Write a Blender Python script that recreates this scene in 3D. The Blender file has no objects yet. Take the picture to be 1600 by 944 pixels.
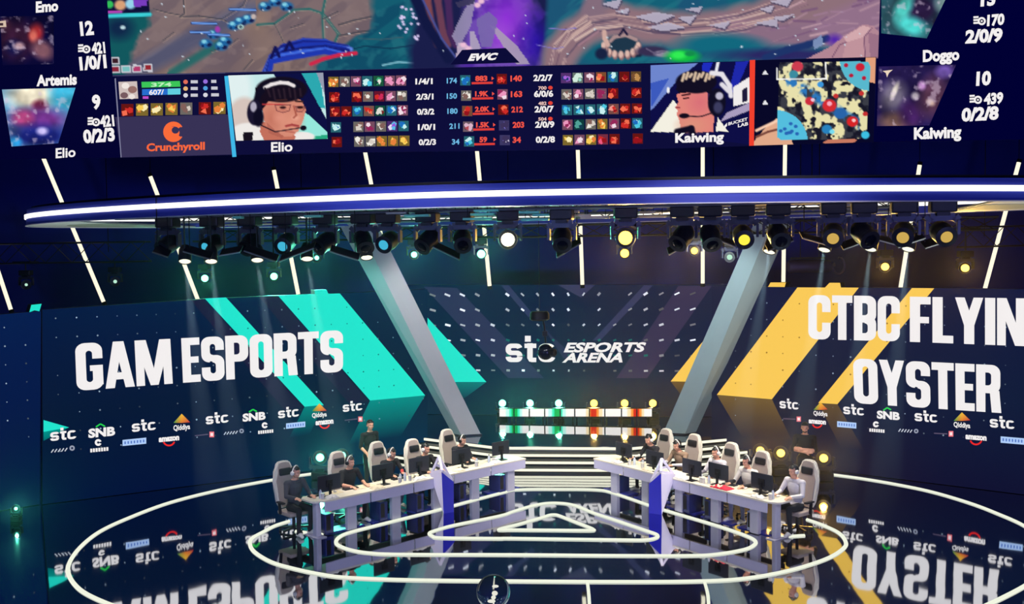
import bpy, bmesh, math, random
import numpy as np
from mathutils import Vector, Matrix

PI = math.pi
SC = bpy.context.scene
COL = SC.collection

# ---------------------------------------------------------------- camera, world, exposure
FPX, CX, CY = 1500.0, 800.0, 472.0
PITCH, ROLL, EYE = math.radians(2.75), 0.0108, Vector((0, 0, 5.6))
FW = Vector((0, math.cos(PITCH), -math.sin(PITCH)))
U0 = Vector((0, math.sin(PITCH), math.cos(PITCH)))
X0 = Vector((1, 0, 0))
RT = X0 * math.cos(ROLL) - U0 * math.sin(ROLL)
UP = U0 * math.cos(ROLL) + X0 * math.sin(ROLL)
cam_data = bpy.data.cameras.new('camera')
cam_data.sensor_width = 36.0
cam_data.lens = FPX / 1600.0 * 36.0
cam_data.clip_end = 300
cam = bpy.data.objects.new('camera', cam_data)
COL.objects.link(cam)
M = Matrix((RT, UP, -FW)).transposed().to_4x4()
M.translation = EYE
cam.matrix_world = M
SC.camera = cam

world = bpy.data.worlds.new('world')
SC.world = world
world.use_nodes = True
bg = world.node_tree.nodes['Background']
bg.inputs[0].default_value = (0.0005, 0.0014, 0.034, 1)
bg.inputs[1].default_value = 1.0

SC.view_settings.view_transform = 'Standard'
SC.view_settings.look = 'None'
SC.view_settings.gamma = 1.0
SC.view_settings.use_curve_mapping = False
SC.view_settings.exposure = 0.0
SC.cycles.use_denoising = True
SC.cycles.max_bounces = 6
SC.cycles.sample_clamp_indirect = 4.0

def spot(name, loc, target, power, color, angle=30, blend=.5, size=.15):
    l = bpy.data.lights.new(name, 'SPOT')
    l.energy = power
    l.color = color
    l.spot_size = math.radians(angle)
    l.spot_blend = blend
    l.shadow_soft_size = size
    o = bpy.data.objects.new(name, l)
    COL.objects.link(o)
    o.location = loc
    o.rotation_euler = (Vector(target) - Vector(loc)).to_track_quat('-Z', 'Y').to_euler()
    return o

# desk keys in the rig; unseen fill lamps added for fronts, struts, canopy, rig
spot('added_front_fill', (-3, 7, 10.5), (-1.8, 20.6, .8), 2700, (.88, .86, 1.0), 34, .6, .4)  # unseen, added high in front to light the desk fronts
spot('added_front_fill', (4, 7, 10.5), (3.6, 20.3, .8), 2700, (.88, .86, 1.0), 34, .6, .4)
spot('desk_key_lamp', (-5.2, 19.2, 6.2), (-3.6, 19.9, .9), 1200, (1.0, .93, .78), 62, .6, .2)
spot('desk_key_lamp', (-2.6, 20.2, 6.2), (-2.0, 21.4, .9), 1200, (1.0, .93, .78), 62, .6, .2)
spot('desk_key_lamp', (-.6, 20.6, 6.2), (-.5, 22.8, .9), 1200, (1.0, .93, .78), 62, .6, .2)
spot('desk_key_lamp', (2.4, 20.2, 6.2), (2.6, 22.4, .9), 1200, (1.0, .93, .78), 62, .6, .2)
spot('desk_key_lamp', (4.0, 18.9, 6.2), (4.0, 20.6, .9), 1200, (1.0, .93, .78), 62, .6, .2)
spot('desk_key_lamp', (7.0, 19.5, 6.3), (5.2, 19.2, .9), 1200, (1.0, .93, .78), 62, .6, .2)
spot('added_strut_fill', (-.6, 20.4, 5.9), (-2.2, 26.5, 3.4), 850, (1.0, .92, .95), 50, .6, .3)  # bare lamps added to brighten the struts, teal one from the side
spot('added_strut_fill', (4.6, 20.0, 5.9), (5.4, 26.5, 3.4), 900, (.80, 1.0, 1.0), 50, .6, .3)
spot('added_strut_side_fill', (-7.0, 22.0, 5.8), (-2.4, 26.4, 3.2), 700, (.15, 1.0, .80), 40, .6, .3)
spot('added_canopy_fill', (-6, 4, 3.0), (-5.0, 16.5, 6.6), 1600, (.30, .42, 1.0), 90, .9, .6)  # unseen, added low in front to light the canopy band
spot('added_canopy_fill', (7, 3, 3.0), (5.0, 16.0, 6.6), 1600, (.34, .36, 1.0), 90, .9, .6)
spot('added_soffit_fill', (-10.5, 17.5, .6), (-9.8, 22.4, 6.4), 900, (.92, 1.0, .92), 60, .8, .3)  # unseen, added near the floor to brighten the canopy's underside
spot('added_soffit_fill', (11.5, 13.0, .6), (9.8, 17.6, 6.4), 900, (.92, 1.0, .96), 60, .8, .3)
spot('added_rig_fill', (-3.0, 21.0, 5.2), (-2.0, 18.0, 6.5), 140, (.2, 1.0, .75), 120, .9, .3)  # added below the rig to tint its metal green and warm
spot('added_rig_fill', (3.5, 20.6, 5.2), (3.5, 17.2, 6.5), 140, (1.0, .72, .40), 120, .9, .3)

# ---------------------------------------------------------------- pixel to place
def ray(px, py):
    return FW + RT * ((px - CX) / FPX) + UP * ((CY - py) / FPX)

def at(px, py, Y):
    d = ray(px, py)
    return EYE + d * (Y / d.y)

def at_z(px, py, z):
    d = ray(px, py)
    return EYE + d * ((z - EYE.z) / d.z)

def proj(P):
    d = Vector(P) - EYE
    z = d.dot(FW)
    return (CX + FPX * d.dot(RT) / z, CY - FPX * d.dot(UP) / z)

class Panel:
    """A real plane in the hall: a display surface."""
    def __init__(s, o, n):
        s.o, s.n = Vector(o), Vector(n).normalized()
    def P(s, px, py, off=0.0):
        d = ray(px, py)
        t = (s.o + s.n * off - EYE).dot(s.n) / d.dot(s.n)
        return EYE + d * t

# ---------------------------------------------------------------- colours and materials
def lin1(v):
    v = v / 255.0
    return v / 12.92 if v <= .04045 else ((v + .055) / 1.055) ** 2.4
def lin(c):
    return (lin1(c[0]), lin1(c[1]), lin1(c[2]))

def mat(name, rgb, rough=.5, metal=0.0, var=.12, scale=9.0, emit=None, strength=1.0, spec=.5, alpha=None, transmission=0.0):
    m = bpy.data.materials.new(name)
    m.use_nodes = True
    nt = m.node_tree
    b = nt.nodes['Principled BSDF']
    c = lin(rgb)
    n = nt.nodes.new('ShaderNodeTexNoise')
    n.inputs['Scale'].default_value = scale
    n.inputs['Detail'].default_value = 3
    r = nt.nodes.new('ShaderNodeValToRGB')
    r.color_ramp.elements[0].color = tuple(x * (1 - var) for x in c) + (1,)
    r.color_ramp.elements[1].color = tuple(min(1, x * (1 + var)) for x in c) + (1,)
    tc = nt.nodes.new('ShaderNodeTexCoord')
    nt.links.new(tc.outputs['Object'], n.inputs['Vector'])
    nt.links.new(n.outputs['Fac'], r.inputs['Fac'])
    nt.links.new(r.outputs['Color'], b.inputs['Base Color'])
    b.inputs['Roughness'].default_value = rough
    b.inputs['Metallic'].default_value = metal
    b.inputs['Specular IOR Level'].default_value = spec
    b.inputs['Transmission Weight'].default_value = transmission
    if emit is not None:
        b.inputs['Emission Color'].default_value = lin(emit) + (1,)
        b.inputs['Emission Strength'].default_value = strength
    return m

def glow(name, rgb, strength):
    m = bpy.data.materials.new(name)
    m.use_nodes = True
    nt = m.node_tree
    for x in list(nt.nodes):
        nt.nodes.remove(x)
    e = nt.nodes.new('ShaderNodeEmission')
    e.inputs[0].default_value = lin(rgb) + (1,)
    e.inputs[1].default_value = strength
    o = nt.nodes.new('ShaderNodeOutputMaterial')
    nt.links.new(e.outputs[0], o.inputs[0])
    return m

def screen_material():
    m = bpy.data.materials.new('lit_display')
    m.use_nodes = True
    nt = m.node_tree
    for x in list(nt.nodes):
        nt.nodes.remove(x)
    a = nt.nodes.new('ShaderNodeAttribute')
    a.attribute_name = 'Col'
    e = nt.nodes.new('ShaderNodeEmission')
    o = nt.nodes.new('ShaderNodeOutputMaterial')
    nt.links.new(a.outputs['Color'], e.inputs[0])
    nt.links.new(e.outputs[0], o.inputs[0])
    return m
M_SCREEN = screen_material()

M_BLACK = mat('black_metal', (22, 22, 30), .45, .3)
M_DARK = mat('dark_plastic', (30, 30, 40), .5)
M_CASE = mat('black_casing', (10, 10, 16), .6)
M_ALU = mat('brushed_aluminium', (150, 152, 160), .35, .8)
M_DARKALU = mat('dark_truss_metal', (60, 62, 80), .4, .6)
M_WHITE = mat('white_laminate', (225, 222, 226), .45, var=.04)
M_DESKTOP = mat('desk_top_laminate', (232, 224, 208), .4, var=.05)
M_STRUT = mat('grey_painted_panel', (196, 188, 194), .55, var=.05, scale=2)
M_STRUT2 = mat('pale_blue_grey_panel', (176, 194, 196), .55, var=.05, scale=2)
M_BAND = mat('blue_canopy_paint', (52, 66, 176), .45, var=.08, scale=1.5)
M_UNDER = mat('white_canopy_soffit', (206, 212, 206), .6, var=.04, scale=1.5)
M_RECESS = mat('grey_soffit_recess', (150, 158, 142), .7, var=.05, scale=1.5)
M_LED = glow('white_led_strip', (255, 250, 240), 1.6)
M_RING = glow('floor_led_strip', (242, 246, 226), 1.0)
M_STEPLED = glow('step_led_strip', (255, 252, 226), 1.1)
M_TUBE = glow('warm_light_tube', (252, 244, 214), 1.2)

# ---------------------------------------------------------------- object helpers
def tag(o, label=None, cat=None, group=None, kind=None):
    if label: o['label'] = label
    if cat: o['category'] = cat
    if group: o['group'] = group
    if kind: o['kind'] = kind
    return o

def root(name, loc, rz=0.0, label=None, cat=None, group=None, kind=None):
    o = bpy.data.objects.new(name, None)
    o.empty_display_size = .2
    COL.objects.link(o)
    o.location = loc
    o.rotation_euler = (0, 0, rz)
    return tag(o, label, cat, group, kind)

def mworld(o):
    m = Matrix.LocRotScale(o.location, o.rotation_euler, o.scale)
    return mworld(o.parent) @ m if o.parent else m

def obj(name, bm, mats, parent=None, world=False, smooth=False):
    if world and parent:
        bmesh.ops.transform(bm, matrix=mworld(parent).inverted(), verts=bm.verts)
    me = bpy.data.meshes.new(name)
    bmesh.ops.recalc_face_normals(bm, faces=bm.faces)
    bm.to_mesh(me)
    bm.free()
    for m in (mats if isinstance(mats, (list, tuple)) else [mats]):
        me.materials.append(m)
    if smooth:
        me.polygons.foreach_set('use_smooth', [True] * len(me.polygons))
        me.set_sharp_from_angle(angle=math.radians(40))
    o = bpy.data.objects.new(name, me)
    COL.objects.link(o)
    if parent: o.parent = parent
    return o

def place(o, base):
    """Move a one-mesh thing's origin to BASE without moving its mesh."""
    b = Vector(base)
    o.data.transform(Matrix.Translation(-b))
    o.location = b
    return o

def dup(r, loc, rz=None, label=None, group=None):
    c = r.copy(); COL.objects.link(c)
    c.location = loc
    if rz is not None: c.rotation_euler = (0, 0, rz)
    if label: c['label'] = label
    if group: c['group'] = group
    for ch in list(r.children):
        d = ch.copy(); COL.objects.link(d); d.parent = c
        for g in list(ch.children):
            e = g.copy(); COL.objects.link(e); e.parent = d
    return c

def B():
    return bmesh.new()

def box(bm, c, s, rot=None, bev=0.0, mi=0):
    """A box of size S centred at C."""
    r = bmesh.ops.create_cube(bm, size=1.0)
    vs = r['verts']
    for v in vs:
        v.co = Vector((v.co.x * s[0], v.co.y * s[1], v.co.z * s[2]))
    fs = list({f for v in vs for f in v.link_faces})
    if bev > 0:
        es = list({e for v in vs for e in v.link_edges})
        q = bmesh.ops.bevel(bm, geom=es, offset=bev, segments=2, affect='EDGES', profile=.5)
        vs = list({v for f in q['faces'] for v in f.verts} | {v for v in vs if v.is_valid})
        fs = list({f for v in vs for f in v.link_faces})
    for f in fs: f.material_index = mi
    m = Matrix.Translation(Vector(c))
    if rot is not None:
        m = m @ (rot.to_4x4() if isinstance(rot, Matrix) else Matrix(rot))
    bmesh.ops.transform(bm, matrix=m, verts=vs)
    return vs

def bar(bm, a, b, w, h=None, mi=0):
    """A square bar from A to B."""
    a, b = Vector(a), Vector(b)
    d = b - a
    q = d.to_track_quat('Z', 'Y').to_matrix()
    box(bm, (a + b) / 2, (w, h or w, d.length), q, 0, mi)

def tube(bm, pts, r, n=8, mi=0, cap=True, radii=None):
    """A round tube along a polyline."""
    pts = [Vector(p) for p in pts]
    rings = []
    ref = None
    for i, p in enumerate(pts):
        d = (pts[min(i + 1, len(pts) - 1)] - pts[max(i - 1, 0)]).normalized()
        if ref is None:
            ref = d.orthogonal().normalized()
        x = (ref - d * ref.dot(d))
        x = x.normalized() if x.length > 1e-6 else d.orthogonal().normalized()
        ref = x
        y = d.cross(x)
        rr = radii[i] if radii else r
        rings.append([bm.verts.new(p + x * rr * math.cos(2 * PI * k / n) + y * rr * math.sin(2 * PI * k / n)) for k in range(n)])
    for i in range(len(rings) - 1):
        for k in range(n):
            f = bm.faces.new((rings[i][k], rings[i][(k + 1) % n], rings[i + 1][(k + 1) % n], rings[i + 1][k]))
            f.material_index = mi
    if cap:
        bm.faces.new(rings[0][::-1]).material_index = mi
        bm.faces.new(rings[-1]).material_index = mi

def lathe(bm, prof, n=20, mi=0, mtx=None):
    """Revolve (radius, height) pairs about local z."""
    rings = []
    new = []
    for r, z in prof:
        if r < 1e-5:
            v = bm.verts.new((0, 0, z)); rings.append([v]); new.append(v)
        else:
            rg = [bm.verts.new((r * math.cos(2 * PI * k / n), r * math.sin(2 * PI * k / n), z)) for k in range(n)]
            rings.append(rg); new += rg
    for a, b in zip(rings, rings[1:]):
        for k in range(n):
            k2 = (k + 1) % n
            if len(a) == 1 and len(b) == 1: continue
            if len(a) == 1: f = bm.faces.new((a[0], b[k], b[k2]))
            elif len(b) == 1: f = bm.faces.new((a[k], a[k2], b[0]))
            else: f = bm.faces.new((a[k], a[k2], b[k2], b[k]))
            f.material_index = mi
    if mtx is not None:
        bmesh.ops.transform(bm, matrix=mtx, verts=new)
    return new

def ell(bm, c, r, rot=None, mi=0, n=16):
    q = bmesh.ops.create_uvsphere(bm, u_segments=n, v_segments=max(6, n // 2 + 2), radius=1.0)
    m = Matrix.Translation(Vector(c))
    if rot is not None: m = m @ rot.to_4x4()
    m = m @ Matrix.Diagonal((r[0], r[1], r[2], 1))
    bmesh.ops.transform(bm, matrix=m, verts=q['verts'])
    for f in {f for v in q['verts'] for f in v.link_faces}: f.material_index = mi
    return q['verts']

def prism(bm, pts, vec, mi=0):
    """Extrude a planar outline of 3-D points by VEC."""
    vec = Vector(vec)
    a = [bm.verts.new(Vector(p)) for p in pts]
    b = [bm.verts.new(Vector(p) + vec) for p in pts]
    n = len(a)
    fs = [bm.faces.new(a), bm.faces.new(b[::-1])]
    for i in range(n):
        fs.append(bm.faces.new((a[i], b[i], b[(i + 1) % n], a[(i + 1) % n])))
    for f in fs: f.material_index = mi
    return fs

def hull(bm, pts, mi=0):
    vs = [bm.verts.new(Vector(p)) for p in pts]
    r = bmesh.ops.convex_hull(bm, input=vs)
    for f in r['geom']:
        if isinstance(f, bmesh.types.BMFace): f.material_index = mi
    junk = [v for v in r.get('geom_interior', []) if isinstance(v, bmesh.types.BMVert)]
    if junk: bmesh.ops.delete(bm, geom=junk, context='VERTS')

def rotz(a): return Matrix.Rotation(a, 3, 'Z')
def rotx(a): return Matrix.Rotation(a, 3, 'X')
def roty(a): return Matrix.Rotation(a, 3, 'Y')

ORD = ['first', 'second', 'third', 'fourth', 'fifth', 'sixth', 'seventh', 'eighth', 'ninth', 'tenth', 'eleventh', 'twelfth',
       'thirteenth', 'fourteenth', 'fifteenth', 'sixteenth', 'seventeenth', 'eighteenth', 'nineteenth', 'twentieth', 'twenty-first',
       'twenty-second', 'twenty-third', 'twenty-fourth']

# ---------------------------------------------------------------- lettering
_txt = {}
def text2d(s, bold):
    k = (s, bold)
    if k not in _txt:
        cu = bpy.data.curves.new('lettering', 'FONT')
        cu.body = s
        cu.offset = bold
        cu.resolution_u = 3
        o = bpy.data.objects.new('lettering', cu)
        me = o.to_mesh()
        v = np.array([x.co[:2] for x in me.vertices], float).reshape(-1, 2)
        f = [tuple(p.vertices) for p in me.polygons]
        o.to_mesh_clear()
        bpy.data.objects.remove(o)
        bpy.data.curves.remove(cu)
        x0, x1 = v[:, 0].min(), v[:, 0].max()
        v[:, 0] = (v[:, 0] - x0) / (x1 - x0)
        v[:, 1] = v[:, 1] / .70
        _txt[k] = (v, f)
    return _txt[k]

def rring(x0, y0, x1, y1, r, n=5):
    """Rounded-rectangle contour, corner by corner from the right side over the top."""
    out = []
    for cx, cy, a0 in ((x1 - r, y1 - r, 0), (x0 + r, y1 - r, 90), (x0 + r, y0 + r, 180), (x1 - r, y0 + r, 270)):
        for i in range(n + 1):
            a = math.radians(a0 + 90 * i / n)
            out.append((cx + r * math.cos(a), cy + r * math.sin(a)))
    return out

def glyph(ch):
    """Heavy condensed capitals: quads in a box of unit height. Returns (width, quads)."""
    w, s, h = .48, .182, .165
    Q = []
    R = lambda x0, y0, x1, y1: Q.append([(x0, y0), (x1, y0), (x1, y1), (x0, y1)])
    def ring(x0, y0, x1, y1, r, a, b, sx=s, sy=h, n=5):
        o = rring(x0, y0, x1, y1, r, n)
        i = rring(x0 + sx, y0 + sy, x1 - sx, y1 - sy, max(.01, r * .38), n)
        N = len(o)
        for k in range(a, b):
            Q.append([o[k % N], o[(k + 1) % N], i[(k + 1) % N], i[k % N]])
    if ch == 'O': ring(0, 0, w, 1, .17, 0, 24)
    elif ch == 'C':
        ring(0, 0, w, 1, .17, 0, 23); R(w - s, .62, w, .83); R(w - s, .17, w, .38)
    elif ch == 'G':
        ring(0, 0, w, 1, .17, 0, 23); R(w - s, .66, w, .83); R(w - s, .10, w, .52); R(w * .52, .40, w, .52)
    elif ch == 'S':
        ring(0, .42, w, 1, .17, 0, 17); R(w - s, .69, w, .83)
        ring(0, 0, w, .58, .17, 12, 24); ring(0, 0, w, .58, .17, 0, 6); R(0, .17, s, .31)
        Q.append([(.06, .46), (w - .17, .43), (w - .06, .54), (.17, .57)])
    elif ch == 'A':
        w = .52
        Q.append([(0, 0), (.165, 0), (.335, 1), (.165, 1)]); Q.append([(w, 0), (w - .165, 0), (w - .335, 1), (w - .165, 1)])
        R(.13, .18, w - .13, .33)
    elif ch == 'M':
        w = .64
        R(0, 0, .15, 1); R(w - .15, 0, w, 1)
        Q.append([(0, 1), (.2, 1), (w / 2 + .07, 0), (w / 2 - .07, 0)]); Q.append([(w, 1), (w - .2, 1), (w / 2 - .07, 0), (w / 2 + .07, 0)])
    elif ch == 'N':
        w = .49
        R(0, 0, .155, 1); R(w - .155, 0, w, 1); Q.append([(0, 1), (.17, 1), (w, 0), (w - .17, 0)])
    elif ch == 'E':
        w = .38; R(0, 0, s, 1); R(0, 0, w, h); R(0, 1 - h, w, 1); R(0, .435, w - .03, .575)
    elif ch == 'F':
        w = .37; R(0, 0, s, 1); R(0, 1 - h, w, 1); R(0, .42, w - .03, .56)
    elif ch == 'L':
        w = .37; R(0, 0, s, 1); R(0, 0, w, h)
    elif ch == 'T':
        w = .44; R(0, 1 - h, w, 1); R(w / 2 - s / 2, 0, w / 2 + s / 2, 1)
    elif ch == 'I':
        w = s; R(0, 0, s, 1)
    elif ch == 'Y':
        w = .5; R(w / 2 - s / 2, 0, w / 2 + s / 2, .45)
        Q.append([(0, 1), (.17, 1), (w / 2 + s / 2, .4), (w / 2 - s / 2, .4)]); Q.append([(w, 1), (w - .17, 1), (w / 2 - s / 2, .4), (w / 2 + s / 2, .4)])
    elif ch in 'PRB':
        R(0, 0, s, 1); ring(0, .40, w, 1, .17, 0, 6); ring(0, .40, w, 1, .17, 17, 24)
        R(.08, .40, w - .17, .40 + h); R(.08, 1 - h, w - .17, 1); R(w - s, .57, w, .83)
        if ch == 'R':
            Q.append([(w - s - .03, .46), (w - .02, .46), (w + .02, 0), (w - s + .01, 0)])
        if ch == 'B':
            ring(0, 0, w, .55, .17, 0, 6); ring(0, 0, w, .55, .17, 17, 24); R(.08, 0, w - .17, h); R(w - s, .17, w, .38)
    elif ch == ' ': w = .16
    return w, Q

class Art:
    """Flat lit artwork on a display plane, in its own colours."""
    def __init__(s, panel):
        s.p, s.v, s.f, s.c = panel, [], [], []
    def poly(s, pts, col, off=.004):
        n = len(s.v)
        for i, q in enumerate(pts):
            s.v.append(s.p.P(q[0], q[1], off))
            s.c.append(lin(col[i] if isinstance(col[0], (tuple, list)) else col))
        s.f.append(tuple(range(n, n + len(pts))))
    def rect(s, x0, y0, x1, y1, col, off=.004):
        s.poly([(x0, y0), (x1, y0), (x1, y1), (x0, y1)], col, off)
    def ell(s, cx, cy, rx, ry, col, off=.005, n=18):
        s.poly([(cx + rx * math.cos(2 * PI * k / n), cy + ry * math.sin(2 * PI * k / n)) for k in range(n)], col, off)
    def arc(s, cx, cy, r0, r1, a0, a1, col, off=.005, n=14):
        for k in range(n):
            t0, t1 = math.radians(a0 + (a1 - a0) * k / n), math.radians(a0 + (a1 - a0) * (k + 1) / n)
            s.poly([(cx + r * math.cos(t), cy - r * math.sin(t)) for r, t in ((r0, t0), (r1, t0), (r1, t1), (r0, t1))], col, off)
    def line(s, a, b, w, col, off=.005):
        d = math.hypot(b[0] - a[0], b[1] - a[1])
        nx, ny = -(b[1] - a[1]) / d * w / 2, (b[0] - a[0]) / d * w / 2
        s.poly([(a[0] + nx, a[1] + ny), (b[0] + nx, b[1] + ny), (b[0] - nx, b[1] - ny), (a[0] - nx, a[1] - ny)], col, off)
    def text(s, txt, a, b, h, col, off=.008, shear=0.0, bold=.03):
        """TXT with its baseline from A to B and capitals H tall."""
        v, f = text2d(txt, bold)
        n = len(s.v)
        c = lin(col)
        for x, y in v:
            s.v.append(s.p.P(a[0] + (b[0] - a[0]) * x + shear * h * y, a[1] + (b[1] - a[1]) * x - h * y, off))
            s.c.append(c)
        s.f += [tuple(n + i for i in q) for q in f]
    def mid(s, txt, cx, cy, w, h, col, slope=0.0, **k):
        s.text(txt, (cx - w / 2, cy + h / 2 - slope * w / 2), (cx + w / 2, cy + h / 2 + slope * w / 2), h, col, **k)
    def block(s, txt, tl, tr, bl, br, col, off=.009, gap=.032):
        """Heavy condensed capitals filling a four-cornered outline."""
        x, out = 0.0, []
        for ch in txt:
            w, q = glyph(ch)
            out += [[(x + u, v) for u, v in k] for k in q]
            x += w + gap
        W = x - gap
        for q in out:
            P = []
            for u, v in q:
                u /= W
                P.append(tuple((bl[i] * (1 - u) + br[i] * u) * (1 - v) + (tl[i] * (1 - u) + tr[i] * u) * v for i in (0, 1)))
            s.poly(P, col, off)
    def stc(s, x, y, w, h, sl, col, off=.008):
        """The three round lower-case letters of the arena's sponsor, baseline middle at (x, y), x-height H."""
        Q, X = [], 0.0
        def ring(x0, y0, x1, y1, r, a, b, sx=.27, sy=.24, n=5):
            o, i = rring(x0, y0, x1, y1, r, n), rring(x0 + sx, y0 + sy, x1 - sx, y1 - sy, r * .25, n)
            for k in range(a, b): Q.append([o[k % 24], o[(k + 1) % 24], i[(k + 1) % 24], i[k % 24]])
        R = lambda x0, y0, x1, y1: Q.append([(x0, y0), (x1, y0), (x1, y1), (x0, y1)])
        ring(0, .38, .86, 1, .28, 1, 17); ring(0, 0, .86, .62, .28, 12, 23); ring(0, 0, .86, .62, .28, 0, 6)
        R(.2, .38, .66, .62)
        R(1.10, .20, 1.38, 1.02); R(.96, .76, 1.56, 1.0); R(.98, 1.10, 1.28, 1.42); Q.append([(1.10, .22), (1.20, .03), (1.38, 0), (1.38, .3)]); R(1.30, 0, 1.56, .24)
        ring(1.66, 0, 2.54, 1, .34, 2, 22)
        for q in Q:
            s.poly([(x + (u / 2.54 - .5) * w, y + (u / 2.54 - .5) * w * sl - v * h) for u, v in q], col, off)
    def build(s, name, parent):
        me = bpy.data.meshes.new(name)
        inv = mworld(parent).inverted()
        me.from_pydata([inv @ v for v in s.v], [], s.f)
        a = me.color_attributes.new('Col', 'FLOAT_COLOR', 'POINT')
        a.data.foreach_set('color', np.c_[np.array(s.c), np.ones(len(s.c))].astype(np.float32).ravel())
        me.materials.append(M_SCREEN)
        o = bpy.data.objects.new(name, me)
        COL.objects.link(o)
        o.parent = parent
        return o

class Canvas:
    """A picture shown on a display, as a fine grid of coloured points."""
    def __init__(s, corners, cell):
        tl, tr, br, bl = [np.array(c, float) for c in corners]
        s.nx = max(2, int(max(np.linalg.norm(tr - tl), np.linalg.norm(br - bl)) / cell) + 1)
        s.ny = max(2, int(max(np.linalg.norm(bl - tl), np.linalg.norm(br - tr)) / cell) + 1)
        u, v = np.meshgrid(np.linspace(0, 1, s.nx), np.linspace(0, 1, s.ny))
        u, v = u[..., None], v[..., None]
        p = (tl * (1 - u) + tr * u) * (1 - v) + (bl * (1 - u) + br * u) * v
        s.X, s.Y = p[..., 0], p[..., 1]
        s.C = np.zeros(s.X.shape + (3,))
    def mix(s, m, col):
        m = np.clip(m, 0, 1)[..., None]
        s.C = s.C * (1 - m) + np.asarray(col, float) * m
    def ell(s, cx, cy, rx, ry, col, soft=.25, a=1.0, rot=0.0):
        c, q = math.cos(rot), math.sin(rot)
        dx, dy = s.X - cx, s.Y - cy
        d = np.sqrt(((dx * c + dy * q) / rx) ** 2 + ((-dx * q + dy * c) / ry) ** 2)
        s.mix((1 + soft / 2 - d) / max(soft, 1e-3) * a if soft < 1 else np.clip((1.5 - d) / 1.5, 0, 1) * a, col)
    def inside(s, pts):
        m = np.zeros(s.X.shape, bool)
        n = len(pts)
        for i in range(n):
            (x0, y0), (x1, y1) = pts[i], pts[(i + 1) % n]
            if y0 == y1: continue
            c = ((y0 > s.Y) != (y1 > s.Y)) & (s.X < (x1 - x0) * (s.Y - y0) / (y1 - y0) + x0)
            m ^= c
        return m
    def poly(s, pts, col, a=1.0):
        s.mix(s.inside(pts) * a, col)
    def line(s, pts, w, col, a=1.0, soft=.6):
        for (x0, y0), (x1, y1) in zip(pts, pts[1:]):
            dx, dy = x1 - x0, y1 - y0
            t = np.clip(((s.X - x0) * dx + (s.Y - y0) * dy) / (dx * dx + dy * dy + 1e-9), 0, 1)
            d = np.hypot(s.X - x0 - t * dx, s.Y - y0 - t * dy)
            s.mix((w / 2 * (1 + soft) - d) / (w / 2 * soft + .4) * a, col)
    def noise(s, scale, seed, octaves=3, sx=1.0, sy=1.0):
        out, amp, tot = 0, 1.0, 0
        for k in range(octaves):
            rng = np.random.default_rng(seed + k)
            g = rng.random((256, 256))
            x, y = s.X / scale * 2 ** k * sx + 57.3 * k, s.Y / scale * 2 ** k * sy + 31.7
            i, j = np.floor(x).astype(int), np.floor(y).astype(int)
            fx, fy = x - i, y - j
            fx, fy = fx * fx * (3 - 2 * fx), fy * fy * (3 - 2 * fy)
            g00, g10 = g[j % 256, i % 256], g[j % 256, (i + 1) % 256]
            g01, g11 = g[(j + 1) % 256, i % 256], g[(j + 1) % 256, (i + 1) % 256]
            out = out + amp * ((g00 * (1 - fx) + g10 * fx) * (1 - fy) + (g01 * (1 - fx) + g11 * fx) * fy)
            tot += amp; amp *= .5
        return out / tot
    def cracks(s, n, seed, rect, w):
        rng = np.random.default_rng(seed)
        P = rng.random((n, 2)) * (rect[2] - rect[0], rect[3] - rect[1]) + rect[:2]
        d = np.sort(np.stack([np.hypot(s.X - a, s.Y - b) for a, b in P]), 0)
        return np.clip(1 - (d[1] - d[0]) / w, 0, 1)
    def build(s, name, panel, parent, off=.005):
        inv = np.array(mworld(parent).inverted())
        n, o = np.array(panel.n), np.array(panel.o)
        d = (np.array(FW) + np.array(RT) * ((s.X - CX) / FPX)[..., None] + np.array(UP) * ((CY - s.Y) / FPX)[..., None])
        t = ((o + n * off - np.array(EYE)) @ n) / (d @ n)
        P = (np.array(EYE) + d * t[..., None]).reshape(-1, 3)
        P = P @ inv[:3, :3].T + inv[:3, 3]
        i = np.arange(s.nx * s.ny).reshape(s.ny, s.nx)
        F = np.stack([i[:-1, :-1], i[:-1, 1:], i[1:, 1:], i[1:, :-1]], -1).reshape(-1, 4)
        me = bpy.data.meshes.new(name)
        me.from_pydata(P.tolist(), [], F.tolist())
        c = np.clip(s.C, 0, 255).reshape(-1, 3) / 255
        c = np.where(c <= .04045, c / 12.92, ((c + .055) / 1.055) ** 2.4)
        a = me.color_attributes.new('Col', 'FLOAT_COLOR', 'POINT')
        a.data.foreach_set('color', np.c_[c, np.ones(len(c))].astype(np.float32).ravel())
        me.materials.append(M_SCREEN)
        ob = bpy.data.objects.new(name, me)
        COL.objects.link(ob)
        ob.parent = parent
        return ob

# ================================================================ THE SETTING
def floor_material():
    m = bpy.data.materials.new('polished_black_floor')
    m.use_nodes = True
    nt = m.node_tree
    b = nt.nodes['Principled BSDF']
    b.inputs['Base Color'].default_value = (.60, .62, .66, 1)
    b.inputs['Metallic'].default_value = 1.0
    b.inputs['Roughness'].default_value = .035
    tc = nt.nodes.new('ShaderNodeTexCoord')
    n = nt.nodes.new('ShaderNodeTexNoise')
    n.inputs['Scale'].default_value = .9
    n.inputs['Detail'].default_value = 1
    bp = nt.nodes.new('ShaderNodeBump')
    bp.inputs['Strength'].default_value = .012
    bp.inputs['Distance'].default_value = .25
    nt.links.new(tc.outputs['Object'], n.inputs['Vector'])
    nt.links.new(n.outputs['Fac'], bp.inputs['Height'])
    nt.links.new(bp.outputs['Normal'], b.inputs['Normal'])
    return m
M_FLOOR = floor_material()
M_NAVY = mat('navy_hall_paint', (48, 66, 196), .9, var=.15, scale=.4)

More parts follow.
